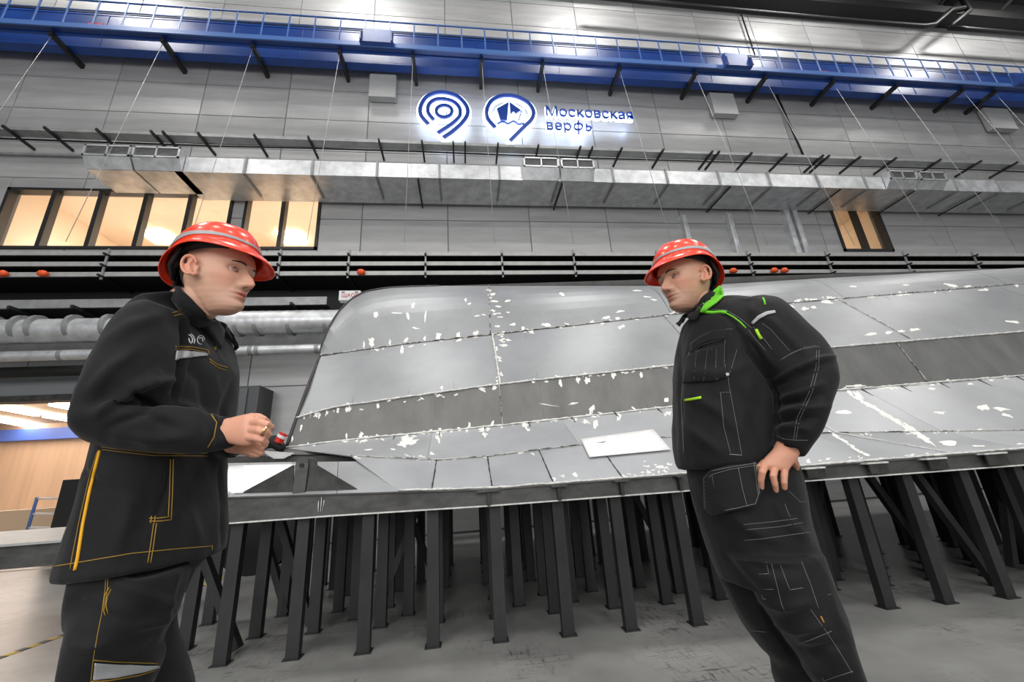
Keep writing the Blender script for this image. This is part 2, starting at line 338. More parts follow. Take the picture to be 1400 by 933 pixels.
pm = mesh('railing_post', *tubed([(0, 0, 0), (0, 0, zr-ZD-.1)], .017, 6)); pm.materials.append(M_blueL)
for i in range(int((XL-x0)/sp)+1, int((XR-x0)/sp)+1):
    o = bpy.data.objects.new('railing_post', pm); COL.objects.link(o); o.location = (x0+i*sp, YT+.02, ZD+.1); put(o, wk)
corb = ['grey concrete corbel under the blue girder left of the sign', 'grey concrete corbel under the blue girder right of the sign', 'grey concrete corbel under the blue girder at the right picture edge']
for k, (xa, xb_, yt_, yb_) in enumerate(((505, 541, 89, 135), (973, 1005, 117, 158), (1351, 1383, 140, 178))):
    Yc = 7.22; x0_, x1_ = atY(xa, (yt_+yb_)/2, Yc).x, atY(xb_, (yt_+yb_)/2, Yc).x; zb0 = atY((xa+xb_)/2, yb_-3, Yc).z; x = (x0_+x1_)/2
    o = fixn(link('corbel', mesh('corbel', *polyex([(x0_, 7.375, zb0), (x0_, Yc, zb0), (x0_, Yc, ZD-.005), (x0_, 7.375, ZD-.005)], (1, 0, 0), x1_-x0_)), M_corbel)); tag(o, corb[k], 'corbel', None)
    br = thing('girder_bracket', ['blue steel bracket where the girder rests on the corbel left of the sign', 'blue steel bracket on the corbel right of the sign', 'blue steel bracket on the corbel at the right picture edge'][k], 'bracket', (x, YT, ZD))
    box('housing', (x-.3, YT-.08, ZD+.05, x+.3, YT-.005, ZD+.42), M_blueF, br); box('seat_plate', (x-.36, YT-.1, ZD-.0, x+.36, YT-.005, ZD+.04), M_blueF, br)
    for s in (-.34, .31): fixn(link('gusset', mesh('gusset', *polyex([(x+s, YT-.01, ZD+.04), (x+s, YT-.16, ZD-.02), (x+s, YT-.16, ZD+.2), (x+s, YT-.01, ZD+.4)], (1, 0, 0), .03)), M_blue, br))
armpx = [(65, 41), (219, 51), (343, 58), (463, 65), (564, 72), (659, 79), (743, 84), (849, 91), (954, 98), (1050, 104), (1144, 111), (1232, 118), (1323, 123), (1369, 128)]
pos = ['first', 'second', 'third', 'fourth']
armlab = ['leftmost dark cantilever arm under the blue walkway, at the upper left corner', 'second dark cantilever arm under the blue walkway from the left', 'third dark cantilever arm under the blue walkway from the left', 'dark cantilever arm just left of the left concrete corbel', 'dark cantilever arm just right of the left concrete corbel', 'dark cantilever arm between the tops of the two sign emblems', 'dark cantilever arm just left of the first letter of the sign', 'dark cantilever arm above the right end of the sign lettering', 'dark cantilever arm just left of the middle concrete corbel', 'dark cantilever arm just right of the middle concrete corbel', 'second dark cantilever arm right of the middle corbel', 'third dark cantilever arm right of the middle corbel', 'fourth dark cantilever arm right of the middle corbel', 'dark cantilever arm just left of the right-hand concrete corbel']
for i, p in enumerate(armpx):
    x = atY(p[0], p[1], 6.62).x
    o = thing('cantilever_arm', armlab[i], 'bracket', (x, 7.3, ZD-.1), 'cantilever arms under the blue walkway')
    box('arm_beam', (x-.035, YT+.1, ZD-.11, x+.035, 7.4, ZD-.005), M_dark, o)
    tube('hanging_wire', [(x, YT+.14, ZD-.1), (x, 6.08, 4.75)], .005, M_tray, o, 5)
tag(box('fire_box', (atY(128, 28, 6.7).x, YT+.05, ZD+.05, atY(148, 30, 6.7).x, YT+.15, ZD+.22), M_red), 'red box on the blue walkway near the upper left corner', 'box')
tag(box('fire_box', (atY(1112, 95, 6.7).x, YT+.05, ZD+.05, atY(1127, 96, 6.7).x, YT+.15, ZD+.2), M_red), 'red box on the blue walkway right of the sign', 'box')
# pipes and dark steel at the top right
Q = lambda x, y, Y=6.9: atY(x, y, Y)
u = thing('roof_edge_truss', 'dark steel edge beam where the wall meets the roof at upper right', 'beam', (8, 7.1, 13.5))
box('edge_beam', (-2, 6.95, 13.45, XR, 7.35, 13.75), M_dark, u); box('roof_purlin', (-2, 6.3, 14.3, XR, 6.5, 14.5), M_dark, u)
for i in range(9): bar('strut', (1+i*2.3, 7.1, 13.7), (1+i*2.3+.5, 6.4, 14.3), .07, .07, M_dark, u)
tag(tube('bent_pipe', [Q(800, -6), Q(960, 10), Q(1120, 25), Q(1262, 36), Q(1277, 34), Q(1300, 14), Q(1318, 11)], .07, M_dark), 'black pipe with an upward bend below the roof edge', 'pipe')
tag(tube('bent_pipe', [Q(1440, 50), Q(1320, 40), Q(1298, 38), Q(1300, 34), Q(1325, 15), Q(1310, -10)], .07, M_dark), 'black pipe turning upward at the upper right corner', 'pipe')
# ================================================================ DUCT
dk = thing('rectangular_air_duct', 'long rectangular galvanised air duct under the sign', 'duct', (0, 6.8, 6.48))
dx0, dx1 = atY(240, 225, 6.5).x, 19.5
z0, z1 = 6.46, 6.79
seg = 1.18; x = dx0; k = 0
while x < dx1:
    e = min(x+seg, dx1); box('duct_section', (x+.004, 6.5, z0, e-.004, 7.3, z1), M_galv, dk)
    boxes('flange', [(e-.02, 6.47, z0-.03, e+.02, 7.14, z1+.03)], M_galvd, dk); x = e
for px in (570, 770, 1000, 1150, 1250, 1340): hx_ = atY(px, 262, 6.5).x; box('duct_hanger', (hx_, 6.5, z0-.04, hx_+.03, 7.4, z0-.02), M_dark, dk)
vn = 0
for (pa, pb, lab) in ((( 117, 198), (181, 200), 'leftmost galvanised grille box at the open end of the duct'), ((184, 200), (248, 203), 'second galvanised grille box at the left end of the duct'), ((715, 215), (763, 217), 'left one of the two grille boxes on the duct below the sign'), ((766, 217), (811, 219), 'right one of the two grille boxes on the duct below the sign'), ((1212, 233), (1250, 235), 'left one of the two grille boxes on the duct above the small window'), ((1254, 235), (1290, 236), 'right one of the two grille boxes on the duct above the small window')):
    Yf = 6.36; a, b_ = atY(*pa, Yf), atY(*pb, Yf); zt = 6.83; zz = zt-.24; xa, xb = a.x, b_.x
    zt = (a.z+b_.z)/2; zz = zt-.23
    v = thing('grille_box', lab, 'vent', ((xa+xb)/2, 6.3, zz))
    fixn(link('hood', mesh('hood', [(xa, Yf, zz), (xb, Yf, zz), (xb, Yf, zt), (xa, Yf, zt), (xa, 6.49, z0-.0), (xb, 6.49, z0-.0), (xb, 6.49, zt), (xa, 6.49, zt)], [(0, 1, 5, 4), (1, 2, 6, 5), (2, 3, 7, 6), (3, 0, 4, 7)]), M_galv, v))
    t = .03; xm = (xa+xb)/2
    boxes('grille_frame', [(xa, Yf-.02, zz, xb, Yf, zz+t), (xa, Yf-.02, zt-t, xb, Yf, zt), (xa, Yf-.02, zz, xa+t, Yf, zt), (xb-t, Yf-.02, zz, xb, Yf, zt), (xm-.012, Yf-.02, zz, xm+.012, Yf, zt)], M_galv, v)
    box('grille_back', (xa+.02, Yf+.08, zz+.02, xb-.02, Yf+.1, zt-.02), M_galvd, v)
    n = 9; bl = boxes('louvre', [(xa+t, Yf, zz+t+(zt-zz-2*t)*i/n, xb-t, Yf+.03, zz+t+(zt-zz-2*t)*i/n+.006) for i in range(n)], M_galvd, v)
    if vn < 2: box('duct_end', (xa, 6.5, z0, xb, 7.12, 6.80), M_galv, v)
    vn += 1
# cable tray above the duct
ct = thing('upper_cable_tray', 'dark cable tray with brackets between the sign and the air duct', 'cable tray', (0, 7.2, 7.35))
zc = atY(700, 201, 6.95).z
box('tray', (-11, 6.95, zc-.02, XR, 7.12, zc+.0), M_galvd, ct); box('tray_lip', (-11, 6.93, zc-.02, XR, 6.95, zc+.05), M_galvd, ct); box('tray', (-11, 7.32, zc-.25, XR, 7.38, zc-.2), M_galvd, ct)
for i in range(4): tube('cable', [(-11+j*2, 7.0+i*.07+.01*math.sin(j*1.7+i), zc+.02+.01*math.sin(j+i)) for j in range(17)], .018, M_black, ct, 6)
xb = [atY(px, 205, 7.0).x for px in (10, 67, 138, 212, 228, 276, 352, 425, 520, 578, 620, 636, 680, 734, 790, 806, 845, 900, 965, 974, 1017, 1063, 1111, 1119, 1160, 1207, 1265, 1318, 1365)]
for x in xb: bar('tray_bracket', (x, 6.8, zc-.06), (x, 7.39, zc-.06), .035, .05, M_dark, ct)
# three shelf-like trays at mid height
lt = thing('wall_cable_shelf', 'triple cable shelf with bright lips running along the whole wall above the hull', 'cable tray', (0, 7.1, 4.0))
for i, py in enumerate((348.5, 361.5, 374)):
    z = atY(700, py, 6.75).z; Z = z
    box('shelf_lip', (-16, 6.72, Z-.035, XR, 6.75, Z+.045), M_tray, lt); box('shelf_tray', (-16, 6.75, Z-.03, XR, 7.3, Z-.02), M_black, lt)  # tray plates are black: the shade of their undersides is in the colour
    for j in range(5): tube('cable', [(-16+q*1.5, 6.85+j*.09+.015*math.sin(q*1.3+j), Z+.015+.008*math.sin(q*.7+j*2)) for q in range(25)], .024, M_black, lt, 6)
zA, zB = atY(700, 343, 6.72).z, atY(700, 380, 6.72).z
for px in (145, 382.5, 477, 582, 686.5, 785, 900, 1025, 1133, 1240, 1335):
    x = atY(px, 362, 6.72).x
    bar('shelf_post', (x, 6.7, zB), (x, 6.7, zA), .025, .03, M_galvd, lt)
    for py in (348.5, 361.5, 374): z = atY(700, py, 6.75).z; bar('shelf_arm', (x, 6.62, z-.05), (x, 7.34, z-.05), .03, .03, M_dark, lt)
struct(box('shade_strip', (-16, 7.35, zB-1.15, XR, 7.395, zA+.0), M_black))  # black strip on the wall, painting in the dark below the trays
for k, (px, py, lab) in enumerate(((3, 375, 'orange tag on the cable shelf at the left picture edge'), (58, 375, 'orange tag on the cable shelf left of the left worker'), (493.5, 373, 'orange tag on the cable shelf above the hull corner'), (1003, 371, 'orange tag on the cable shelf right behind the right worker'), (1059, 370.5, 'left one of a pair of orange tags on the shelf'), (1073, 370.5, 'right one of a pair of orange tags on the shelf'))):
    p = atY(px, py, 6.66); s = .055
    o = link('orange_tag', mesh('orange_tag', *tubed([p+V((-s*1.2, 0, 0)), p+V((-s*.6, 0, .01)), p+V((s*.4, 0, .012)), p+V((s*1.2, 0, 0))], [s*.5, s, s, s*.6], 8), smooth=True), M_orange); tag(o, lab, 'tag')
# fourth lower tray and round ducts at the left
l4 = thing('lower_cable_tray', 'grey cable tray just above the big round duct', 'cable tray', (-4, 7, 3.3))
z4 = atY(60, 416, 6.8).z; xe = atY(447, 412, 6.8).x
box('tray_lip', (-16, 6.78, z4-.08, xe, 6.82, z4+.07), M_galvd, l4); box('tray', (-16, 6.82, z4-.08, xe, 7.3, z4-.06), M_dark, l4)
for px in (20, 105, 400): x = atY(px, 418, 6.7).x; bar('tray_bracket', (x, 6.62, z4-.12), (x, 7.4, z4-.12), .04, .05, M_dark, l4)
def spiral(name, pts, r, lab, n=28, step=.13):
    t = thing(name, lab, 'duct', tuple(pts[0]))
    P, R = [], []
    for a, b_ in zip(pts[:-1], pts[1:]):
        a, b_ = V(a), V(b_); L_ = (b_-a).length; k = max(2, int(L_/step)*3)
        for i in range(k): P.append(a+(b_-a)*(i/k)); R.append(r*(1.018 if i % 3 == 0 else 1))
    P.append(V(pts[-1])); R.append(r)
    link('duct_pipe', mesh('duct_pipe', *tubed(P, R, n), smooth=True), M_galv, t); return t
zc1 = (atY(60, 431, 6.45).z+atY(60, 463, 6.45).z)/2; r1 = (atY(60, 431, 6.45).z-atY(60, 463, 6.45).z)/2
xel = atY(300, 445, 6.45).x
t = spiral('big_round_duct', [(-16, 6.55, zc1-.04), (xel-.25, 6.55, zc1-.04), (xel+.1, 6.5, zc1+.02), (1.5, 6.5, zc1+.02)], r1, 'large round spiral galvanised duct at shoulder height of the left worker')
for px in (-30, 10, 33, 85, 135, 318, 345, 391, 442): x = atY(px, 440, 6.3).x; link('clamp_ring', mesh('clamp_ring', *tubed([(x-.03, 6.52, zc1), (x+.03, 6.52, zc1)], r1*1.06, 28)), M_galvd, t)
zc2 = (atY(40, 480, 6.6).z+atY(40, 494, 6.6).z)/2; r2 = (atY(40, 480, 6.6).z-atY(40, 494, 6.6).z)/2
t = spiral('small_round_duct', [(-16, 6.6, zc2), (1.5, 6.6, zc2)], r2, 'thinner round spiral duct running below the large round duct')
for px in (76, 338, 347, 430): x = atY(px, 487, 6.5).x; link('clamp_ring', mesh('clamp_ring', *tubed([(x-.03, 6.6, zc2), (x+.03, 6.6, zc2)], r2*1.08, 20)), M_galvd, t)
zp = atY(30, 473, 7.1).z; tag(box('wall_rail', (-16, 7.15, zp-.12, 1.5, 7.4, zp+.12), M_galvd), 'flat grey wall rail between the two round ducts', 'rail')
zp = atY(60, 506, 6.9).z; tag(tube('dark_pipe', [(-9.0, 7.0, zp), (-4.2, 7.0, zp)], .09, M_black), 'black pipe just above the opening to the far hall', 'pipe')
# little white box with red lettering
p = atY(478, 404, 6.3); s = .17
wb = thing('exit_light_box', 'small white box with red lettering above the hull corner', 'box', tuple(p))
box('housing', (p.x-s, 6.3, p.z-.085, p.x+s, 6.42, p.z+.085), M_white, wb); box('mount_arm', (p.x-.03, 6.42, p.z-.03, p.x+.03, 7.34, p.z+.03), M_dark, wb)
def text(body, size, name, mt, parent, ext=.004, loc=(0, 0, 0), rot=(math.pi/2, 0, 0), off=0, bev=0):
    c = bpy.data.curves.new(name, 'FONT'); c.body = body; c.size = size; c.extrude = ext; c.align_x = 'LEFT'; c.offset = off; c.bevel_depth = bev; c.resolution_u = 3
    o = bpy.data.objects.new(name, c); COL.objects.link(o); o.rotation_euler = rot; o.location = loc
    bpy.context.view_layer.update(); dg = bpy.context.evaluated_depsgraph_get(); me = bpy.data.meshes.new_from_object(o.evaluated_get(dg))
    bpy.data.objects.remove(o); n = bpy.data.objects.new(name, me); COL.objects.link(n); n.rotation_euler = rot; n.location = loc; me.materials.clear(); me.materials.append(mt)
    if parent is not None: put(n, parent)
    return n
text('ЩАОР5', .09, 'lettering', mat('red_print', (190, 40, 60), .5), wb, .002, (p.x-.13, 6.297, p.z-.03))
for sx in (-.13, .08): box('slot', (p.x+sx, 6.295, p.z+.05, p.x+sx+.05, 6.302, p.z+.065), M_dark, wb)
# leaning channels on the wall right of the hull
for k, (a, b_, w, lab) in enumerate((((931, 294), (945, 335), .10, 'short grey channel fixed to the wall above the right worker'), ((992, 292), (1017, 362), .10, 'grey channel on the wall right above the orange helmet of the right worker'), ((1068, 283), (1099, 360), .13, 'left one of two wide grey channels side by side on the wall'), ((1080, 283), (1110, 360), .13, 'right one of two wide grey channels side by side on the wall'))):
    A, B = atY(*a, 7.3), atY(*b_, 7.3); xm = (A.x+B.x)/2
    tag(boxes('wall_channel', [(xm-w/2, 7.3, B.z, xm+w/2, 7.4, A.z), (xm-w/2, 7.26, B.z, xm-w/2+.015, 7.3, A.z), (xm+w/2-.015, 7.26, B.z, xm+w/2, 7.3, A.z)], M_galv), lab, 'channel')
tag(tube('wall_conduit', [atY(1062, 130, 7.33), atY(1098, 212, 7.33)], .025, M_dark), 'thin dark conduit running down the wall right of the middle corbel', 'conduit')
tag(tube('wall_conduit', [atY(1012, 15, 7.33), atY(1032, 75, 7.33)], .02, M_dark), 'thin dark conduit on the wall above the blue walkway', 'conduit')
# dark grey cabinet at the wall
a, b_ = atY(318, 527, 7.0), atY(336, 600, 7.0); c_ = atY(364, 540, 7.39)
wc = thing('wall_cabinet', 'dark grey cabinet on the wall behind the hands of the left worker', 'cabinet', (a.x, 7.0, 1.0))
box('body', (a.x-.8, 6.9, 1.2, atY(364, 560, 7.0).x-.1, 7.4, atY(336, 528, 6.9).z), mat('cabinet_grey', (72, 74, 76), .5), wc)
box('door', (a.x-.75, 6.87, 1.25, atY(336, 560, 6.9).x, 6.9, atY(336, 528, 6.9).z-.04), mat('cabinet_door', (86, 88, 90), .5), wc)
# ================================================================ ILLUMINATED SIGN
sg = thing('illuminated_wall_sign', 'illuminated blue sign with two spiral emblems and shipyard lettering high on the wall', 'sign', (0, 7.1, 7.9))
M_signb = mat('sign_blue', (22, 58, 140), .35, emit=.25); M_halo = mat('sign_halo_white', (225, 236, 255), .5, emit=3.2)
SY = 7.16
def S(x, y, Y=SY): return atY(x, y, Y)
def ribbon(name, px, wpx, parent, closed=False):
    pts = [S(*p) for p in px]
    for nm, w, y0, y1, mt in ((name, 1.0, SY-.06, SY-.02, M_signb), (name+'_halo', 1.9, SY-.02, SY+.06, M_halo)):
        vs_, fs = [], []; n = len(pts); sc = .0156*wpx*w/2
        ex = .0 if w == 1 else .05
        for i, p in enumerate(pts):
            d = pts[(i+1) % n if closed else min(i+1, n-1)]-pts[(i-1) % n if closed else max(i-1, 0)]; d.y = 0; d.normalize(); nr = V((-d.z, 0, d.x))
            q = p.copy()
            if not closed and i == 0: q -= d*ex
            if not closed and i == n-1: q += d*ex
            for s, yy in ((1, y0), (-1, y0), (-1, y1), (1, y1)): v = q+nr*(sc*s); v.y = yy; vs_.append(v)
        for i in range(n if closed else n-1):
            j = (i+1) % n
            for k in range(4): fs.append((i*4+k, i*4+(k+1) % 4, j*4+(k+1) % 4, j*4+k))
        if not closed: fs += [(0, 1, 2, 3), ((n-1)*4+3, (n-1)*4+2, (n-1)*4+1, (n-1)*4)]
        fixn(link(nm, mesh(nm, vs_, fs), mt, parent))
Z8 = lambda pts: [(540+x/3.889, 110+y/3.889) for x, y in pts]
big = crv(Z8([(178, 240), (140, 195), (137, 150), (165, 100), (215, 75), (270, 73), (335, 95), (380, 145), (385, 190), (355, 235), (305, 280), (258, 312)]), 6)
mid = crv(Z8([(206, 218), (178, 180), (180, 140), (210, 112), (255, 106), (310, 120), (343, 155), (345, 195), (320, 225), (280, 255), (228, 288)]), 6)
ribbon('emblem_arc', big, 5.6, sg); ribbon('emblem_arc', mid, 5.2, sg)
ci = [(540+(262+42*math.cos(t*math.pi/12))/3.889, 110+(172+32*math.sin(t*math.pi/12))/3.889) for t in range(24)]
ribbon('emblem_ring', ci, 4.6, sg, True)
b2 = crv(Z8([(532, 258), (492, 210), (488, 165), (510, 120), (550, 95), (600, 88), (655, 98), (710, 130), (735, 175), (725, 215), (690, 250), (655, 285), (612, 328)]), 6)
ribbon('emblem_arc', b2, 5.6, sg)
def plate(name, px, y0, y1, mt): return fixn(link(name, mesh(name, *polyex([V((S(*p).x, y0, S(*p).z)) for p in Z8(px)], (0, 1, 0), y1-y0)), mt, sg))
plate('ship_glow', [(535, 150), (600, 112), (690, 155), (680, 250), (560, 250), (540, 200)], SY-.02, SY+.04, M_halo)
plate('ship_emblem', [(540, 160), (604, 125), (600, 165), (596, 218), (560, 222)], SY-.06, SY-.02, M_signb)
plate('ship_emblem', [(608, 125), (668, 168), (640, 185), (630, 170), (612, 190)], SY-.06, SY-.02, M_signb)
ribbon('ship_side', Z8([(672, 170), (655, 225)]), 2, sg)
ribbon('wave', crv(Z8([(545, 238), (575, 228), (600, 238), (630, 226), (655, 240), (685, 238)]), 5), 2, sg)
def word(body, x0p, x1p, base, xh):
    """base = pixel row of the baseline, xh = pixel height of the lower-case letters"""
    pc = (x0p+x1p)/2; x0, x1 = S(x0p, base).x, S(x1p, base).x; z = S(pc, base).z; hz = S(pc, base-xh).z-z
    for nm, mt, off, y, ext, e in (('lettering', M_signb, .0, SY-.05, .02, 0), ('lettering_halo', M_halo, .035, SY+.01, .03, .035)):
        o = text(body, 1, nm, mt, None, ext, off=off)
        xs = [v.co.x for v in o.data.vertices]; a, b_ = min(xs), max(xs); sx_ = (x1-x0)/(b_-a-2*e); sy_ = hz/.53
        for v in o.data.vertices: v.co.x = (v.co.x-a-e)*sx_; v.co.y *= sy_
        o.location = (x0, y, z); put(o, sg)
word('Московская', 747, 864, 163, 9)
word('вер', 747.5, 780.5, 180, 9)
ribbon('letter_ring', [(790+5.6*math.cos(t*math.pi/10), 175.3+4.2*math.sin(t*math.pi/10)) for t in range(20)], 2.0, sg, True); ribbon('letter_stem', [(789.6, 167), (790, 175), (790.4, 185.5)], 2.0, sg)
ribbon('letter_stem', [(800.6, 171.5), (800.9, 176), (801.2, 180.6)], 2.0, sg); ribbon('letter_bowl', crv([(801.2, 175.4), (804.5, 175.2), (807, 176.6), (807, 179.2), (804.5, 180.4), (801.4, 180.4)], 4), 2.0, sg)
# ================================================================ HULL SECTION ON ITS JIG
ROWS = {}
def row(name, px, c):
    a, b_ = px[-2], px[-1]; px = list(px)+[(b_[0]+350, b_[1]+(b_[1]-a[1])/(b_[0]-a[0])*350)]
    ROWS[name] = [atP(x, y, c) for x, y in px]
row('E', [(545, 672), (666, 669), (930, 649), (1100, 638), (1400, 614)], 2.80)
row('E0', [(300, 681.5), (460, 676), (548, 672)], 2.80)
row('D', [(528, 631), (595, 630), (666, 625), (734, 616), (829, 605), (930, 597), (1115, 593), (1400, 589)], 3.25)
row('C', [(391, 613), (470, 603), (680, 583), (919, 557), (1139, 535), (1400, 514)], 3.8)
row('B', [(405, 572), (460, 557), (683, 526), (923, 500), (1133, 476), (1400, 454)], 3.95)
row('A', [(437, 487), (560, 470), (672, 458), (923, 430), (1100, 413), (1400, 388)], 4.6)
row('T', [(600, 391), (670, 391), (880, 391), (985, 389), (1115, 381), (1400, 368)], 5.3)
ROWS['D'] = [atP(480, 624, 3.3)]+ROWS['D'][1:]
def at_x(r, X):
    P = ROWS[r]
    if X <= P[0].x: return P[0].copy() if X < P[0].x-1e-6 else P[0].copy()
    for a, b_ in zip(P[:-1], P[1:]):
        if X <= b_.x: t = (X-a.x)/(b_.x-a.x); return a+(b_-a)*t
    a, b_ = P[-2], P[-1]; return a+(b_-a)*((X-a.x)/(b_.x-a.x))
hull = thing('ship_hull_section', 'large upturned grey steel ship hull section of welded plates resting on the support jig', 'ship hull', (1.5, 4, .9))
PLATES = []
def plate_grid(fn, mt, nu=8, nv=5, thick=.008, bul=0):
    vs_, fs = [], []
    for j in range(nv+1):
        for i in range(nu+1):
            p = fn(i/nu, j/nv); s = math.sin(math.pi*i/nu)*math.sin(math.pi*j/nv)
            vs_.append(p+V((0, -.8, .6))*(bul*s))
    for j in range(nv):
        for i in range(nu): k = j*(nu+1)+i; fs.append((k, k+1, k+nu+2, k+nu+1))
    # thickness downwards/backwards
    n = len(vs_); off = V((0, .6, -.8))*thick; vs_ += [v+off for v in vs_]; fs += [tuple(q+n for q in f)[::-1] for f in fs]
    rim = [i for i in range(nu+1)]+[(j+1)*(nu+1)-1 for j in range(1, nv+1)]+[nv*(nu+1)+i for i in range(nu-1, -1, -1)]+[j*(nu+1) for j in range(nv-1, 0, -1)]
    for a, b_ in zip(rim, rim[1:]+rim[:1]): fs.append((b_, a, a+n, b_+n))
    o = link('hull_plate', mesh('hull_plate', vs_, fs, smooth=False), mt, hull); PLATES.append(o); return o
def band(lo, hi, cols, mt, bul=0.006):
    xe = 9.5
    a0, b0 = ROWS[lo][0], ROWS[hi][0]
    cs = [None]+[c for c in cols]+[xe]
    for c0, c1 in zip(cs[:-1], cs[1:]):
        def fn(u, v, c0=c0, c1=c1):
            g = .0009
            L0 = a0 if c0 is None else at_x(lo, c0); H0 = b0 if c0 is None else at_x(hi, c0)
            L1, H1 = at_x(lo, c1), at_x(hi, c1)
            xl = L0.x+(L1.x-L0.x)*(g+u*(1-2*g)); xh = H0.x+(H1.x-H0.x)*(g+u*(1-2*g))
            p, q = at_x(lo, max(xl, ROWS[lo][0].x)), at_x(hi, max(xh, ROWS[hi][0].x)); v = .003+v*.994
            return p+(q-p)*v
        plate_grid(fn, mt, bul=bul)
sx = [atP(x, y, 3.25).x for x, y in ((597, 630), (666, 625), (734, 616), (822, 606), (925, 597))]
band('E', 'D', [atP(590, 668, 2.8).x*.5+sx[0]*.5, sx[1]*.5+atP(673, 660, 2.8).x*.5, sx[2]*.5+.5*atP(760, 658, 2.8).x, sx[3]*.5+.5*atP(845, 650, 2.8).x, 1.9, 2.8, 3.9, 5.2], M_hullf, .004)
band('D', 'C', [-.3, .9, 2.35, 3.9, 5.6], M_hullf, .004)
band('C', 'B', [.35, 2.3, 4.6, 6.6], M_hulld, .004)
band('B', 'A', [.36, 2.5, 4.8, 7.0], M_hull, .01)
# top strake with its rounded left corner
TL = [atP(437, 487, 4.6), atP(441, 469, 4.65), atP(450, 448, 4.75), atP(463, 427, 4.9), atP(480, 410, 5.05), atP(500, 399.5, 5.18), atP(535, 393.5, 5.27), atP(600, 391, 5.3)]
AL = [atP(437, 487, 4.6)]+[at_x('A', x) for x in (-1.55, -1.42, -1.25, -1.05, -.85, -.6, -.3)]
def poly_at(P, t):
    t *= len(P)-1; i = min(int(t), len(P)-2); return P[i]+(P[i+1]-P[i])*(t-i)
AL2 = AL+[at_x('A', .33)]; TL2 = TL+[at_x('T', .40)]
def bulge(p, q, v): r = p+(q-p)*v; return r+V((0, -.5, .85))*(.10*math.sin(math.pi*v)*min(1, (q-p).length))
AL3 = AL2; plate_grid(lambda u, v: bulge(poly_at(AL2, u), poly_at(TL2, u), v), M_hull, 32, 8)
for c0, c1 in ((.337, 2.6), (2.607, 4.9), (4.907, 7.2), (7.207, 9.6)):
    plate_grid(lambda u, v: bulge(at_x('A', c0+(c1-c0)*u), at_x('T', c0+.06+(c1-c0)*u), v), M_hull, 10, 8)
# far side of the hull, turned away
box_pts = [at_x('T', -.32), at_x('T', 9.6)]
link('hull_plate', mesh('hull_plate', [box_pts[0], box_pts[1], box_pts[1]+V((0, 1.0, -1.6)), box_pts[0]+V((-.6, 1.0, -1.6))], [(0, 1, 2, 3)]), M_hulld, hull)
# flange along the raked left outline
OUT = [ROWS['C'][0], ROWS['B'][0], atP(420, 530, 4.2)]+TL
tube('edge_strip', crv([tuple(p) for p in OUT], 4), .016, M_edge, hull, 6)
fl = crv([tuple(p) for p in OUT], 4); vs_, fs = [], []
for i, p in enumerate(fl): p = V(p); vs_ += [p, p+V((-.05, .16, -.05))]
for i in range(len(fl)-1): fs.append((2*i, 2*i+1, 2*i+3, 2*i+2))
link('edge_flange', mesh('edge_flange', vs_, fs), M_edge, hull)
vs_ = [tuple(p+V((0, .1, -.04))) for p in OUT]+[tuple(V((OUT[-1].x, OUT[-1].y+.6, OUT[-1].z-1.5))), tuple(V((OUT[0].x, OUT[0].y+.5, .95)))]
link('end_plate', mesh('end_plate', vs_, [tuple(range(len(vs_)))]), M_edge, hull)
# weld beads
rw = random.Random(3)
def bead(pts, r, mt, name='weld_bead', step=.03, jit=.4):
    P = []
    for a, b_ in zip(pts[:-1], pts[1:]):
        k = max(1, int((b_-a).length/step))
        P += [a+(b_-a)*(i/k)+V((rw.uniform(-1, 1), rw.uniform(-1, 1), rw.uniform(-1, 1)))*r*.3 for i in range(k)]
    P.append(pts[-1]); return link(name, mesh(name, *tubed(P, [r*(1+rw.uniform(-jit, jit)) for _ in P], 5), smooth=True), mt, hull)
UPF = V((0, -.006, .006))
def rl(r, x0, x1, n=30): return [at_x(r, x0+(x1-x0)*i/n)+UPF for i in range(n+1)]
bead(rl('B', ROWS['B'][0].x, 9.5), .009, M_weld); bead(rl('C', ROWS['C'][0].x, 9.5), .009, M_weld); bead(rl('A', ROWS['A'][0].x, 2.3), .0065, M_weldd); bead(rl('A', 2.3, 9.5), .005, M_weldd)
bead(rl('D', ROWS['D'][0].x, 9.5), .004, M_weldd); bead(rl('E', ROWS['E'][0].x, 9.5), .008, M_weld)
bead([at_x('B', .36)+UPF, at_x('A', .36)+UPF], .012, M_weld)
bead([bulge(at_x('A', .335), at_x('T', .395), i/8)+UPF for i in range(9)], .006, M_weldd)
for x in (.35, 2.3, 4.6): bead([at_x('C', x)+UPF, at_x('B', x)+UPF], .004, M_weldd)
for x in (2.5, 4.8): bead([at_x('B', x)+UPF, at_x('A', x)+UPF], .003, M_weldd)
for x0, x1 in ((atP(590, 668, 2.8).x*.5+sx[0]*.5,)*2, (sx[1]*.5+atP(673, 660, 2.8).x*.5,)*2, (sx[2]*.5+.5*atP(760, 658, 2.8).x,)*2, (sx[3]*.5+.5*atP(845, 650, 2.8).x,)*2): bead([at_x('E', x0)+UPF*.3, at_x('D', x1)+UPF*.3], .0045, M_edge)
bead([at_x('E', 3.4)+UPF, at_x('D', 3.0)+UPF, at_x('C', 3.0)+UPF], .004, M_weld)
# ray casting on real geometry
def bvh_of(objs):
    vs_, fs = [], []
    for o in objs:
        k = len(vs_); Mw = WM(o); vs_ += [Mw @ v.co for v in o.data.vertices]; fs += [tuple(i+k for i in p.vertices) for p in o.data.polygons]
    return BVHTree.FromPolygons(vs_, fs)
HB = bvh_of(PLATES)
def hit(b, x, y, off=.002):
    d = ray(x, y).normalized(); loc, nr, _, dist = b.ray_cast(CAM, d)
    if loc is None: return None
    if nr.dot(d) > 0: nr = -nr
    if off > .02: return loc-d*off, nr
    return loc+nr*off, nr
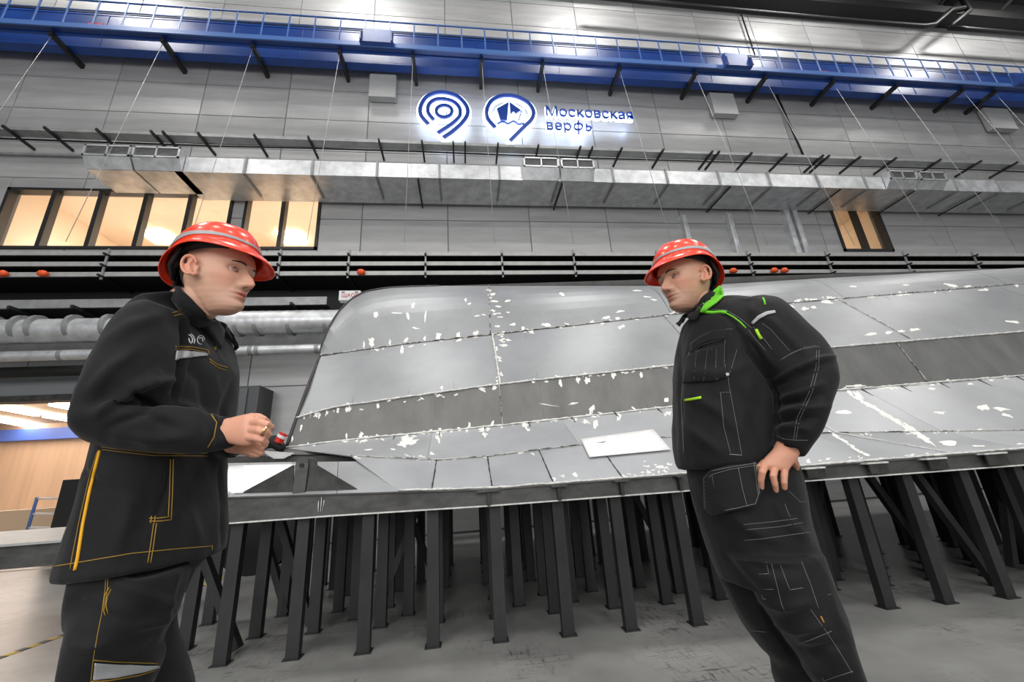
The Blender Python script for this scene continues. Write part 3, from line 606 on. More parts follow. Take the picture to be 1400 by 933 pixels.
# weld-zone primer smears: thin irregular blobs
BL = [[], []]
def blob(px, py, w, h, ang=0, n=12, rough=.4):
    pts = []; ok = True; h0 = hit(HB, px, py, .0015)
    if h0 is None: return
    for i in range(n):
        t = 2*math.pi*i/n; r = 1+rw.uniform(-rough, rough)*1.1; x = w/2*math.cos(t)*r; y = h/2*math.sin(t)*r
        q = hit(HB, px+x*math.cos(ang)-y*math.sin(ang), py+x*math.sin(ang)+y*math.cos(ang), .0015)
        if q is None or (q[0]-h0[0]).length > .5: return
        pts.append(q[0])
    k = len(BL[0]); BL[0].extend([h0[0]]+pts); BL[1].extend([(k, k+1+i, k+1+(i+1) % n) for i in range(n)])
def smear(px, py, w, h):
    for _ in range(4): blob(px+rw.uniform(-.35, .35)*w, py+rw.uniform(-.35, .35)*h, w*rw.uniform(.2, .55), h*rw.uniform(.2, .6), rw.uniform(-.6, .6), rough=.6)
Z5 = lambda x, y: (460+x/2.917, 300+y/2.917)
for x, y, w, h in ((155, 383, 16, 30), (305, 345, 14, 24), (285, 385, 14, 30), (355, 385, 8, 45), (245, 375, 40, 5), (315, 435, 30, 6), (140, 490, 22, 42), (110, 500, 8, 25), (213, 492, 9, 22), (278, 482, 18, 22), (262, 522, 14, 40), (352, 475, 9, 22), (408, 465, 24, 36), (487, 462, 14, 22), (552, 450, 30, 28), (600, 433, 32, 11), (640, 427, 24, 8), (703, 420, 26, 10), (745, 435, 12, 20), (835, 422, 40, 16), (900, 298, 20, 12), (515, 322, 10, 12), (530, 337, 12, 8), (625, 298, 24, 10), (630, 328, 26, 10), (684, 326, 22, 8), (645, 348, 22, 7), (562, 385, 22, 6), (585, 381, 18, 6), (600, 408, 30, 6), (640, 376, 26, 6), (684, 372, 18, 6), (655, 390, 20, 6), (665, 487, 55, 18), (665, 503, 40, 10), (1075, 392, 34, 12), (1130, 368, 34, 8), (1122, 396, 20, 16), (1135, 432, 26, 22), (1195, 398, 20, 8), (420, 672, 12, 18), (165, 743, 12, 20), (50, 748, 26, 30), (630, 672, 20, 14), (893, 655, 14, 30), (963, 642, 16, 24), (1000, 642, 20, 26), (1105, 622, 16, 26), (1215, 620, 12, 24), (1018, 758, 20, 34), (945, 735, 40, 8), (850, 742, 60, 4), (1315, 720, 16, 18), (40, 865, 10, 24), (100, 858, 14, 20), (285, 890, 80, 50), (410, 870, 28, 46), (492, 838, 20, 14), (530, 825, 14, 28), (588, 845, 50, 50), (622, 815, 16, 24), (768, 830, 40, 36), (948, 805, 26, 26), (1000, 805, 40, 24), (1035, 815, 20, 34), (1125, 790, 18, 30), (1320, 772, 26, 30), (130, 920, 30, 7), (225, 918, 20, 6), (370, 915, 20, 6), (1240, 310, 30, 5), (1265, 322, 26, 5), (1200, 285, 30, 5), (1330, 372, 60, 20), (345, 852, 24, 14)):
    q = Z5(x, y); (smear if w > 24 and h > 16 else blob)(q[0], q[1], w/2.917, h/2.917, *([rw.uniform(-.2, .2)] if not (w > 24 and h > 16) else []))
Z6 = lambda x, y: (920+x/2.917, 300+y/2.917)
for x, y, w, h, a in ((475, 350, 24, 11, .2), (525, 357, 30, 14, .1), (563, 352, 22, 10, 0), (795, 308, 50, 9, 0), (905, 302, 30, 8, 0), (610, 328, 60, 12, .1), (560, 320, 40, 8, .1), (1110, 265, 50, 12, .2), (1175, 268, 30, 8, 0), (1230, 282, 26, 6, 0), (655, 320, 30, 6, 0), (720, 268, 30, 6, 0), (930, 262, 34, 5, 0), (788, 458, 46, 10, -.05), (858, 452, 34, 10, -.05), (910, 447, 30, 9, -.05), (963, 441, 44, 11, -.05), (1358, 410, 56, 9, .1), (600, 500, 18, 14, 0), (680, 768, 60, 18, 0), (1067, 772, 44, 12, 0), (1105, 893, 70, 18, .1), (1185, 657, 24, 8, 0), (1032, 677, 30, 10, 0), (730, 665, 70, 9, -.05), (850, 672, 110, 9, -.05), (960, 658, 90, 7, -.05), (1235, 752, 40, 22, .1), (1310, 757, 60, 18, .1), (1330, 782, 60, 14, .3), (1215, 905, 50, 8, 0), (1385, 897, 40, 7, 0)):
    q = Z6(x, y); blob(q[0], q[1], w/2.917, h/2.917, a)
for i in range(34):   # the long smeared weld running down to the right
    t = i/33; q = Z6(690+330*t, 680+205*t); blob(q[0]+rw.uniform(-4, 4), q[1]+rw.uniform(-2, 2), rw.uniform(8, 22), rw.uniform(2, 5), .55+rw.uniform(-.2, .2), rough=.6)
for i in range(14):
    t = i/13; q = Z6(640+130*t, 860+80*t); blob(q[0]+rw.uniform(-2, 2), q[1]+rw.uniform(-1, 1), rw.uniform(5, 12), rw.uniform(2, 3.5), .5, rough=.6)
for (x0, y0, x1, y1, n, s) in ((437, 487, 670, 459, 16, 3), (680, 457, 920, 430, 14, 3.5), (405, 571, 680, 528, 22, 4.5), (683, 526, 920, 500, 20, 4), (395, 610, 660, 585, 26, 4.5), (660, 585, 915, 557, 24, 4.5), (690, 470, 668, 395, 12, 4), (676, 470, 684, 524, 14, 5), (480, 626, 600, 622, 8, 3), (560, 632, 760, 617, 9, 3), (1150, 593, 1340, 590, 14, 3.5), (1085, 412, 1400, 390, 16, 3.5), (1140, 536, 1390, 515, 18, 3.5), (850, 655, 920, 640, 16, 6), (870, 634, 915, 640, 12, 7), (755, 655, 790, 650, 6, 5), (1100, 630, 1300, 622, 14, 4)):
    for i in range(n):
        t = rw.random(); blob(x0+(x1-x0)*t+rw.uniform(-s, s)*.7, y0+(y1-y0)*t+rw.uniform(-s, s)*.8, rw.uniform(2, 8), rw.uniform(1.2, 3.6), rw.uniform(-.5, .5), rough=.6)
for x, y in ((400, 600), (412, 585), (425, 566), (437, 568), (447, 565), (462, 562), (474, 560)): blob(x, y, 3, 9, .2, rough=.5)
pm_ = link('primer_smears', mesh('primer_smears', BL[0], BL[1]), M_prim, hull); pm_['kind'] = 'stuff'
# thin burn lines of the inner frames: shallow ridges
fr_ = []
for x, rr in [(-1.1, 'CBA'), (-.55, 'CBA'), (-.1, 'CBA'), (.75, 'CBA'), (1.2, 'CBA'), (1.75, 'CBA'), (3.1, 'CBA'), (3.75, 'CBA'), (5.4, 'CBA'), (6.2, 'CBA')]:
    for lo, hi in (('C', 'B'), ('B', 'A')):
        if x > ROWS[lo][0].x: fr_.append(tubed([at_x(lo, x)+(at_x(hi, x)-at_x(lo, x))*t+UPF*.15 for t in (.04, .35, .65, .96)], .0022, 4))
o = link('frame_burn_lines', mesh('frame_burn_lines', *join(fr_)), mat('burn_line', (112, 110, 106), .6), hull)
# ---------------------------------------------------------------- jig
jig = thing('support_jig', 'dark steel support jig with rows of upright channel legs carrying the hull section', 'support frame', (1.5, 3.9, 0))
eL, eR = atP(296, 700, 2.78), 9.0
def eY(x, c=2.78): return c-.08*x
zt_ = .885; zb_ = .785
def obox(name, x0, x1, c0, c1, z0, z1, mt, parent):
    v = [(x0, eY(x0, c0), z0), (x1, eY(x1, c0), z0), (x1, eY(x1, c1), z0), (x0, eY(x0, c1), z0), (x0, eY(x0, c0), z1), (x1, eY(x1, c0), z1), (x1, eY(x1, c1), z1), (x0, eY(x0, c1), z1)]
    return link(name, mesh(name, v, bxd((0, 0, 0, 1, 1, 1))[1]), mt, parent)
# front beam follows the measured upper and lower edges
top_px = [(240, 684), (310, 681), (460, 676), (666, 670), (930, 650), (1100, 639.5), (1400, 615.5), (1800, 584)]
bot_px = [(240, 721), (310, 716), (460, 705), (666, 692), (930, 672), (1100, 658), (1400, 636), (1800, 607)]
tp_, bp_ = [atP(x, y, 2.78) for x, y in top_px], [atP(x, y, 2.78) for x, y in bot_px]
vs_, fs = [], []
for a, b_ in zip(tp_, bp_): vs_ += [a, b_, b_+V((0, .05, 0)), a+V((0, .05, 0))]
for i in range(len(tp_)-1):
    for k in range(4): fs.append((i*4+k, i*4+(k+1) % 4, i*4+4+(k+1) % 4, i*4+4+k))
fs += [(0, 1, 2, 3), (31, 30, 29, 28)]
link('front_beam', mesh('front_beam', vs_, fs), M_apron, jig); fixn(bpy.data.objects['front_beam'])
for nm, P in (('top_flange', tp_), ('bottom_flange', bp_)):
    vs_, fs = [], []
    for p in P: vs_ += [p+V((0, -.018, -.004)), p+V((0, -.018, .004)), p+V((0, .12, .004)), p+V((0, .12, -.004))]
    for i in range(len(P)-1):
        for k in range(4): fs.append((i*4+k, i*4+(k+1) % 4, i*4+4+(k+1) % 4, i*4+4+k))
    fixn(link(nm, mesh(nm, vs_, fs), M_weld if nm == 'bottom_flange' else M_apron, jig))
# left part of the deck: flat plates of the jig beside the hull, with the slot behind the lifting lug
e0 = [atP(x, y, 2.80) for x, y in ((240, 683), (310, 680.5), (400, 678), (460, 675.5), (545, 671.5))]
d0 = [atP(x, y, 3.25) for x, y in ((296, 634), (340, 633), (400, 632), (462, 631.5), (526, 631))]
for i in range(4):
    pts = [e0[i]+(e0[i+1]-e0[i])*.01, e0[i+1], d0[i+1], d0[i]+(d0[i+1]-d0[i])*.01]
    fixn(link('deck_plate', mesh('deck_plate', *polyex(pts, (0, 0, -1), .01)), M_hullf, jig))
k0 = [atP(x, y, 3.6) for x, y in ((305, 625), (395, 622), (485, 622.5))]
link('slot_web', mesh('slot_web', [d0[0]+V((0, 0, -.02)), d0[4]+V((0, 0, -.02)), d0[4]+V((0, .05, -.16)), d0[0]+V((0, .05, -.16))], [(0, 1, 2, 3)]), M_edge, jig)
link('rear_deck', mesh('rear_deck', [k0[0], k0[1], k0[2], atP(470, 604, 3.8), atP(391, 614, 3.8), atP(300, 619, 3.8)], [(0, 1, 2, 3, 4, 5)]), M_hulld, jig)
link('slot_wall', mesh('slot_wall', [k0[0], k0[2], k0[2]+V((0, 0, -.2)), k0[0]+V((0, 0, -.2))], [(0, 1, 2, 3)]), M_edge, jig)
for dx in (-.018, 0, .016):
    a, b_ = atP(440, 680, 2.775), atP(438, 703, 2.775); bead([a+V((dx, -.002, -.02 if dx else 0)), b_+V((dx*.7, -.002, .012))], .0028, M_weld)
# lifting lug with two triangular gussets
lug = thing('lifting_lug', 'steel lifting lug with two triangular gussets standing on the jig beam by the left worker', 'bracket', tuple(atP(410, 676, 2.82)))
T = lambda x, y, c=2.84: atP(x, y, c)
fixn(link('gusset', mesh('gusset', *polyex([T(325, 677), T(401, 675.5), T(401, 636)], (0, 1, 0), .015)), M_edge, lug))
fixn(link('gusset', mesh('gusset', *polyex([T(418, 675), T(494, 672.5), T(421, 629)], (0, 1, 0), .015)), M_edge, lug))
a, b_ = T(398, 675, 2.80), T(416, 675, 2.80); w = (b_.x-a.x); top = T(407, 625, 2.80).z
prof = [(0, 0), (.2, 0)]+[(.1+.1*math.cos(t*math.pi/8), .0) for t in range(0)]
R_ = .055; zz = top-a.z-R_; pr = [(-.052, 0), (.045, 0), (R_, zz)]+[(R_*math.cos(t*math.pi/8), zz+R_*math.sin(t*math.pi/8)) for t in range(1, 8)]+[(-R_, zz)]
cx = (a.x+b_.x)/2; fixn(link('lug_plate', mesh('lug_plate', *polyex([V((cx+x*.75, a.y+.02, a.z+z)) for x, z in pr], (.2, 1, 0), .11)), M_apron, lug))
link('pin_hole', mesh('pin_hole', *tubed([V((cx, a.y+.012, a.z+zz)), V((cx, a.y+.022, a.z+zz))], .014, 14)), M_black, lug)
bar('brace', T(494, 672, 2.9), T(530, 671, 2.95), .05, .02, M_edge, lug)
# small tabs on the front beam
for i, (x0, x1, y) in enumerate(((652, 684, 673), (754, 776, 665.5), (841, 862, 658.5), (926, 938, 652))):
    a, b_ = atP(x0, y, 2.72), atP(x1, y, 2.72); box('beam_tab', (a.x, a.y-.0, a.z-.006, b_.x, a.y+.09, a.z+.004), M_apron, jig)
    box('beam_bracket', ((a.x+b_.x)/2-.01, a.y+.02, a.z-.09, (a.x+b_.x)/2+.01, a.y+.09, a.z), M_edge, jig)
for x0, x1, y0, y1 in ((1102, 1133, 640, 653), (1187, 1220, 633, 647), (1268, 1301, 627, 641), (1347, 1385, 620, 635)):
    a, b_ = atP(x0, y0, 2.73), atP(x1, y1, 2.73); boxes('beam_bracket', [(a.x, a.y, b_.z, b_.x, a.y+.012, a.z-.012)], M_edge, jig); box('beam_tab', (a.x-.02, a.y-.01, a.z-.01, b_.x, a.y+.09, a.z), M_weld, jig)
# legs
def hull_z(x, y):
    r = HB.ray_cast(V((x, y, 6)), V((0, 0, -1))); return r[0].z if r[0] is not None else None
def leg_mesh(h):
    w, d, t = .074, .055, .008
    me = mesh('leg', *join([bxd((-w/2, 0, .006, w/2, t, h)), bxd((-w/2, t, .006, -w/2+t, d, h)), bxd((w/2-t, t, .006, w/2, d, h)), bxd((-w/2-.012, -.015, 0, w/2+.012, d+.015, .006))])); me.materials.append(M_leg); return me
LX0, LSP = -1.47, .412; nl = 0; short = leg_mesh(.80)
rj = random.Random(5)
for r, c in enumerate((2.86, 3.27, 3.7, 4.15, 4.6, 5.05, 3.48, 4.4)):
    for i in range(0, 26):
        x = LX0+i*LSP+rj.uniform(-.012, .012)+(.2 if r > 5 else 0); y = c-.08*x
        if r > 5 and abs(x+.08) < .2: continue
        if r > 0: x += rj.uniform(-.02, .02)
        h = .80 if r == 0 else .86
        z = hull_z(x, y+.03)
        if z is not None and r > 0:
            zz_ = [hull_z(x+a, y+b_) for a in (-.08, .05) for b_ in (-.08, .08)]; h = min([q for q in zz_ if q is not None]+[z])-.08
            if x < -.8: h = min(h, 1.9)
        if x > 5.2 and r > 2: continue
        me = short if r == 0 else leg_mesh(h)
        o = bpy.data.objects.new('leg', me); COL.objects.link(o); o.location = (x, y, 0); put(o, jig); nl += 1
for (x, y) in ((-1.86, 3.3), (-2.0, 3.8)):
    o = bpy.data.objects.new('leg', leg_mesh(.86)); COL.objects.link(o); o.location = (x, y, 0); put(o, jig)
for x in [LX0+i*LSP for i in range(0, 22)]:      # transverse webs and sills carrying the plates
    pts = [V((x, c-.08*x, .80)) for c in (2.84, 5.6)]; up = []
    for c in (5.4, 5.0, 4.6, 4.2, 3.97, 3.82, 3.5, 3.25, 2.84):
        y = c-.08*x; z = hull_z(x, y); up.append(V((x, y, (z-(.03 if c < 4 else .2)) if z is not None else .88)))
    if x < -.8: up = [V((x, 4.9, .86)), V((x, 4.0-.08*x, 1.2)), V((x, 3.2, .95)), V((x, 2.84-.08*x, .88))]
    if abs(x-LX0) < 1e-6: up = [V((x, 5.2, .86)), V((x, 3.0, .86))]
    fixn(link('transverse_web', mesh('transverse_web', *polyex(pts+up, (1, 0, 0), .008)), M_edge, jig))
for c in (3.27, 3.7, 4.15, 4.6, 5.05): obox('longitudinal_beam', -1.6, 9.2, c+.05, c+.13, .80, .86, M_edge, jig)
def brace(p, q): bar('brace', p, q, .05, .05, M_leg, jig)
def fl_(x, y): return atZ(x, y, .02)
for a, b_, z in (((272, 772), (325, 888), 0), ((362, 762), (392, 838), 0)):
    q = fl_(*b_); p = atH(a[0], a[1]-30, (q-CAM).dot(HD)); brace(p, q)
for i, (x, c) in enumerate([(-1.1, 3.3), (-.7, 3.7), (-.3, 4.2), (.9, 4.3), (1.8, 3.9), (2.9, 3.7), (3.6, 3.4), (4.1, 3.3)]):
    brace((x, c-.08*x, .05), (x+(.33 if i % 2 else -.33), c-.08*x+.03, .84))
q = atZ(1362, 800, .01); brace(q+V((-.35, 0, .8)), q)
# sheets of paper lying on the plates
allb = bvh_of(PLATES+[o for o in jig.children if o.name.startswith('deck_plate')])
def sheet(px, label):
    pts = [hit(allb, x, y, .004) for x, y in px]; pts = [p[0] for p in pts if p]
    if len(pts) < 3: print('sheet miss', label); return
    o = fixn(link('paper_sheet', mesh('paper_sheet', *polyex(pts, (0, 0, 1), .003)), M_paper)); tag(o, label, 'paper')
from math import hypot
def patch(b, name, px, mt, parent, th=.002, off=.002, cell=3.0):
    bm = bmesh.new(); vv = [bm.verts.new((x, y, 0)) for x, y in px]; bm.faces.new(vv)
    bmesh.ops.triangulate(bm, faces=bm.faces)
    for _ in range(7):
        es = [e for e in bm.edges if e.calc_length() > cell*1.6]
        if not es: break
        bmesh.ops.subdivide_edges(bm, edges=es, cuts=1); bmesh.ops.triangulate(bm, faces=bm.faces)
    bad = []; zs = {}
    for v in bm.verts:
        h = hit(b, v.co.x, v.co.y, off)
        if h is None: bad.append(v)
        else: zs[v] = h[0]
    src = [(v.co.x, v.co.y, (p-CAM).dot(HD)) for v, p in zs.items()]
    for v in bad:          # an edge standing free of the surface keeps the distance of its nearest attached point
        x, y, h = min(src, key=lambda q: (q[0]-v.co.x)**2+(q[1]-v.co.y)**2); zs[v] = atH(v.co.x, v.co.y, h)
    for v in bm.verts: v.co = zs[v]
    bm.normal_update()
    for f in bm.faces:
        if f.normal.dot(f.calc_center_median()-CAM) > 0: f.normal_flip()
        f.smooth = True
    me = bpy.data.meshes.new(name); bm.to_mesh(me); bm.free(); o = link(name, me, mt, parent)
    s = o.modifiers.new('thickness', 'SOLIDIFY'); s.thickness = th; s.offset = 1; return o
tag(patch(allb, 'paper_sheet', [(794, 603), (893, 589.5), (917, 617.5), (806, 628)], M_paper, None, .003, .014, 9), 'large white sheet lying on the hull plates beside the right worker', 'paper')
tag(patch(allb, 'paper_sheet', [(296, 676), (299, 640), (330, 638), (404, 636), (402, 640), (331, 676)], M_paper, None, .003, .006, 9), 'white sheet on the deck plates below the hands of the left worker', 'paper')
pz = [atP(x, y, 3.55) for x, y in ((357, 617), (402, 620), (388, 627.5), (374, 627.5))]
tag(fixn(link('paper_sheet', mesh('paper_sheet', *polyex(pz, (0, 0, 1), .004)), M_paper)), 'small white sheet on the deck behind the lifting lug', 'paper')
# red and white banded handle and dark bag by the hull corner
tg = thing('tool_bag', 'dark bag with a red and white band at the left hull corner', 'bag', tuple(atP(383, 614, 3.7)))
link('bag_body', mesh('bag_body', *capsd([atP(364, 606, 3.7), atP(376, 604, 3.7), atP(384, 612, 3.7)], [.05, .06, .04], 14), smooth=True), M_harn, tg)
link('red_band', mesh('red_band', *tubed([atP(380.5, 605, 3.64), atP(388, 593, 3.64)], .036, 12)), M_red, tg)['label'] = 'red band'
link('white_band', mesh('white_band', *tubed([atP(384.2, 599, 3.64), atP(386.5, 595.4, 3.64)], .038, 12)), M_white, tg)['label'] = 'white band'
# dark drum behind the legs at the left
dr = atZ(345, 800, 0)
dr = thing('cable_drum', 'dark round drum on the floor seen behind the left legs of the jig', 'drum', (-2.4, 5.7, 0))
dx_ = atY(345, 760, 5.5).x
for y in (5.5, 6.0): link('drum_flange', mesh('drum_flange', *tubed([(dx_, y, .45), (dx_, y+.04, .45)], .45, 32)), M_harn, dr)
link('drum_core', mesh('drum_core', *tubed([(dx_, 5.54, .45), (dx_, 6.0, .45)], .3, 24)), M_black, dr)
# ================================================================ PEOPLE
import numpy as np
def fitring(Lp, Rp, H, b, n=28, e=1.0, vd=None):
    """ring whose outline spans the two measured outline points at distance H; b = half depth in metres (negative: ratio of the half width)"""
    L3, R3 = atH(*Lp, H), atH(*Rp, H); c = (L3+R3)/2; a0 = (R3-L3).length/2; a = a0; u = (R3-L3).normalized()
    v = (vd or HD); v = (v-u*v.dot(u)).normalized()
    lx, ly = Rp[0]-Lp[0], Rp[1]-Lp[1]; ln = math.hypot(lx, ly); ex, ey = lx/ln, ly/ln; sc = 2*a0/ln
    def pts():
        bb = -b*a if b < 0 else b; o = []
        for i in range(n):
            t = 2*math.pi*i/n; co, si = math.cos(t), math.sin(t)
            o.append(c+u*(a*math.copysign(abs(co)**e, co))+v*(bb*math.copysign(abs(si)**e, si)))
        return o
    for _ in range(9):
        ss = []
        for p in pts(): x, y = pix(p); ss.append((x-Lp[0])*ex+(y-Lp[1])*ey)
        lo, hi = min(ss), max(ss); a = max(.01, a*(1-.8*(1-ln/(hi-lo)))); c = c+u*((ln/2-(lo+hi)/2)*sc*.8)
    return pts(), c
def wring(c, rx, ry, n=28, az=0):
    u = V((math.cos(az), math.sin(az), 0)); v = V((-math.sin(az), math.cos(az), 0)); c = V(c)
    return [c+u*(rx*math.cos(2*math.pi*i/n))+v*(ry*math.sin(2*math.pi*i/n)) for i in range(n)], c
def loftd(secs, sub=4, scale=1.0, n=28):
    rings = []
    for s in secs:
        if s[0] == 'w': r, c = wring(s[1], s[2], s[3], n)
        else: r, c = fitring((s[0], s[1]), (s[2], s[3]), s[4], s[5], n, s[6] if len(s) > 6 else .92)
        rings.append([c+(p-c)*scale for p in r])
    # align ring starts
    for k in range(1, len(rings)):
        best = min(((sum((rings[k][(i*d+o) % n]-rings[k-1][i]).length for i in range(0, n, 4)), o, d) for o in range(n) for d in (1, -1)))
        rings[k] = [rings[k][(i*best[2]+best[1]) % n] for i in range(n)]
    R = []; P = [rings[0]]+rings+[rings[-1]]
    for i in range(1, len(P)-2):
        for k in range(sub):
            t = k/sub; R.append([.5*((2*b)+(c-a)*t+(2*a-5*b+4*c-d)*t*t+(-a+3*b-3*c+d)*t**3) for a, b, c, d in zip(P[i-1], P[i], P[i+1], P[i+2])])
    R.append(rings[-1]); vs_ = [p for r in R for p in r]; fs = []
    for i in range(len(R)-1):
        for k in range(n): fs.append((i*n+k, i*n+(k+1) % n, (i+1)*n+(k+1) % n, (i+1)*n+k))
    fs += [tuple(range(n))[::-1], tuple((len(R)-1)*n+k for k in range(n))]
    return vs_, fs
def remesh(name, parts, voxel, smooth=2, fac=.5):
    me = mesh(name+'_raw', *join(parts)); o = bpy.data.objects.new(name, me); COL.objects.link(o); fixn_parts(o)
    r = o.modifiers.new('r', 'REMESH'); r.mode = 'VOXEL'; r.voxel_size = voxel; r.use_smooth_shade = True
    if smooth: s = o.modifiers.new('s', 'SMOOTH'); s.iterations = smooth; s.factor = fac
    bpy.context.view_layer.update(); dg = bpy.context.evaluated_depsgraph_get(); m2 = bpy.data.meshes.new_from_object(o.evaluated_get(dg)); m2.name = name
    bpy.data.objects.remove(o); m2.polygons.foreach_set('use_smooth', [True]*len(m2.polygons)); m2.materials.clear(); return m2
def fixn_parts(o):
    bm = bmesh.new(); bm.from_mesh(o.data); bmesh.ops.recalc_face_normals(bm, faces=bm.faces); bm.to_mesh(o.data); bm.free()
def folds(me, strokes, noise_amp=.0035, nsc=9, seed=0):
    n = len(me.vertices); co = np.empty(n*3, 'f'); me.vertices.foreach_get('co', co); co = co.reshape(-1, 3)
    no = np.empty(n*3, 'f'); me.vertices.foreach_get('normal', no); no = no.reshape(-1, 3)
    q = co-np.array(CAM); w = q@np.array(FWD); X = 700+F*(q@np.array(RT))/w; Y = 466.5-F*(q@np.array(UPV))/w
    face = np.clip(-(no*q).sum(1)/np.linalg.norm(q, axis=1)*3+.2, 0, 1); d = np.zeros(n)
    for pts, wd, amp in strokes:
        best = np.full(n, 1e9); tt = np.zeros(n); m = len(pts)-1
        for i in range(m):
            (x0, y0), (x1, y1) = pts[i], pts[i+1]; L2 = (x1-x0)**2+(y1-y0)**2; t = np.clip(((X-x0)*(x1-x0)+(Y-y0)*(y1-y0))/L2, 0, 1)
            dd = np.hypot(X-x0-t*(x1-x0), Y-y0-t*(y1-y0)); u = dd < best; best[u] = dd[u]; tt[u] = (i+t[u])/m
        d += 2.1*amp*np.exp(-(best/wd)**2)*(np.sin(np.pi*np.clip(tt*.86+.07, 0, 1))**.7)*face
    nz = np.array([noise.noise(V((float(c[0])*nsc+seed, float(c[1])*nsc, float(c[2])*nsc*.6)))+.45*noise.noise(V((float(c[0])*nsc*2.6+seed, float(c[1])*nsc*2.6, float(c[2])*nsc*1.7))) for c in co])
    # crumple: ridged noise
    d += noise_amp*(1-2.2*np.abs(nz))
    co = co+no*d[:, None]; me.vertices.foreach_set('co', co.astype('f').ravel()); me.update()
def bvm(me): return BVHTree.FromPolygons([v.co for v in me.vertices], [tuple(p.vertices) for p in me.polygons])
def drape(b, name, px, r, mt, parent, off=None, step=5):
    P = []
    for (x0, y0), (x1, y1) in zip(px[:-1], px[1:]):
        k = max(1, int(math.hypot(x1-x0, y1-y0)/step)); P += [(x0+(x1-x0)*i/k, y0+(y1-y0)*i/k) for i in range(k)]
    P.append(px[-1]); H = [hit(b, x, y, r*.4 if off is None else off) for x, y in P]; pts = [h[0] for h in H if h]
    if len(pts) < 2: print('drape miss', name, px[0]); return None
    q = [pts[0]]
    for p in pts[1:]:
        if (p-q[-1]).length < .09: q.append(p)
    if len(q) < 2: return None
    return tube(name, q, r, mt, parent, 6)
def stitch(b, px, mt, parent, r=.0011, dash=False):
    return drape(b, 'stitching', px, r, mt, parent)
# ---------------------------------------------------------------- head
def interp(T, z):
    if z <= T[0][0]: return T[0][1:]
    for a, b in zip(T[:-1], T[1:]):
        if z <= b[0]:
            t = (z-a[0])/(b[0]-a[0]); t = t*t*(3-2*t)*.35+t*.65; return tuple(x+(y-x)*t for x, y in zip(a[1:], b[1:]))
    return T[-1][1:]
HT = [(-.127, .052, .010, .012), (-.122, .070, -.005, .026), (-.112, .083, -.015, .034), (-.098, .086, -.030, .041), (-.082, .083, -.048, .048), (-.065, .085, -.064, .055), (-.045, .087, -.080, .064), (-.022, .089, -.090, .072), (0, .088, -.098, .075), (.02, .092, -.102, .077), (.04, .094, -.104, .078), (.06, .089, -.102, .076), (.08, .076, -.093, .069), (.095, .059, -.078, .057), (.108, .036, -.055, .038), (.116, .014, -.028, .016), (.118, .0, -.012, .006)]
NT = [(-.062, 0), (-.056, .002), (-.0525, .016), (-.047, .033), (-.040, .0375), (-.030, .031), (-.015, .020), (0, .010), (.014, .003), (.03, 0)]
def G(d, s): return math.exp(-(d/s)**2)
def head_pt(z, phi, p):
    xf, xb, w = interp(HT, z); c = (xf+xb)/2; a = (xf-xb)/2; co, si = math.cos(phi), math.sin(phi)
    x = c+a*math.copysign(abs(co)**.86, co); y = w*p.get('wide', 1)*math.copysign(abs(si)**.92, si)
    fr = max(0, co)
    if z < .02: y *= 1-.20*fr*min(1, (.02-z)/.09)
    jf = p.get('jaw', 1)
    if z < -.06: y *= 1+.10*(jf-1)*10*min(1, (-.06-z)/.04)*(.2)
    if co > 0:
        f = min(1, fr*2.2); ay = abs(y); sy = .0062+.0055*min(1, max(0, (.01-z)/.05))
        d = interp(NT, z)[0]*G(y, sy)*p.get('nose', 1)
        d += .010*G(ay-.0145, .0065)*G(z+.044, .008)
        d -= .0175*G(ay-.031, .0150)*G(z-.0005, .0105)
        d += .0070*G(z-.022, .0080)*G(ay-.026, .024)
        d -= .003*G(y, .012)*G(z-.010, .010)
        d += .0035*G(ay-.030, .013)*G(z-.0075, .0035) - .0012*G(ay-.032, .014)*G(z+.008, .003)
        d += .004*G(ay-.048, .018)*G(z+.030, .020)
        mw = G(y, .023)
        d += .0090*mw*G(z+.0685, .0045)+.0092*mw*G(z+.0810, .0052)-.0060*G(y, .021)*G(z+.0745, .0024)
        d -= .0060*G(y, .020)*G(z+.0920, .0055); d += .0075*G(y, .019)*G(z+.108, .013)
        d -= .0016*G(y, .0035)*G(z+.060, .006)
        d -= .0028*G(ay-.030-.25*max(0, -.045-z), .0035)*G(z+.060, .016)*p.get('fold', .6)
        x += d*f
    return V((x, y, z))
def headd(p, nu=104, nv=96):
    vs_, fs = [], []; zs = [-.127+(.245)*((1-math.cos(math.pi*(j/nv)**.98))*.35/2*1+(j/nv)*.65) for j in range(nv+1)]
    zs = [min(.118, z) for z in zs]
    for z in zs:
        for i in range(nu): vs_.append(head_pt(z, 2*math.pi*i/nu, p))
    for j in range(nv):
        for i in range(nu): fs.append((j*nu+i, j*nu+(i+1) % nu, (j+1)*nu+(i+1) % nu, (j+1)*nu+i))
    fs += [tuple(range(nu))[::-1], tuple(nv*nu+i for i in range(nu))]
    return vs_, fs
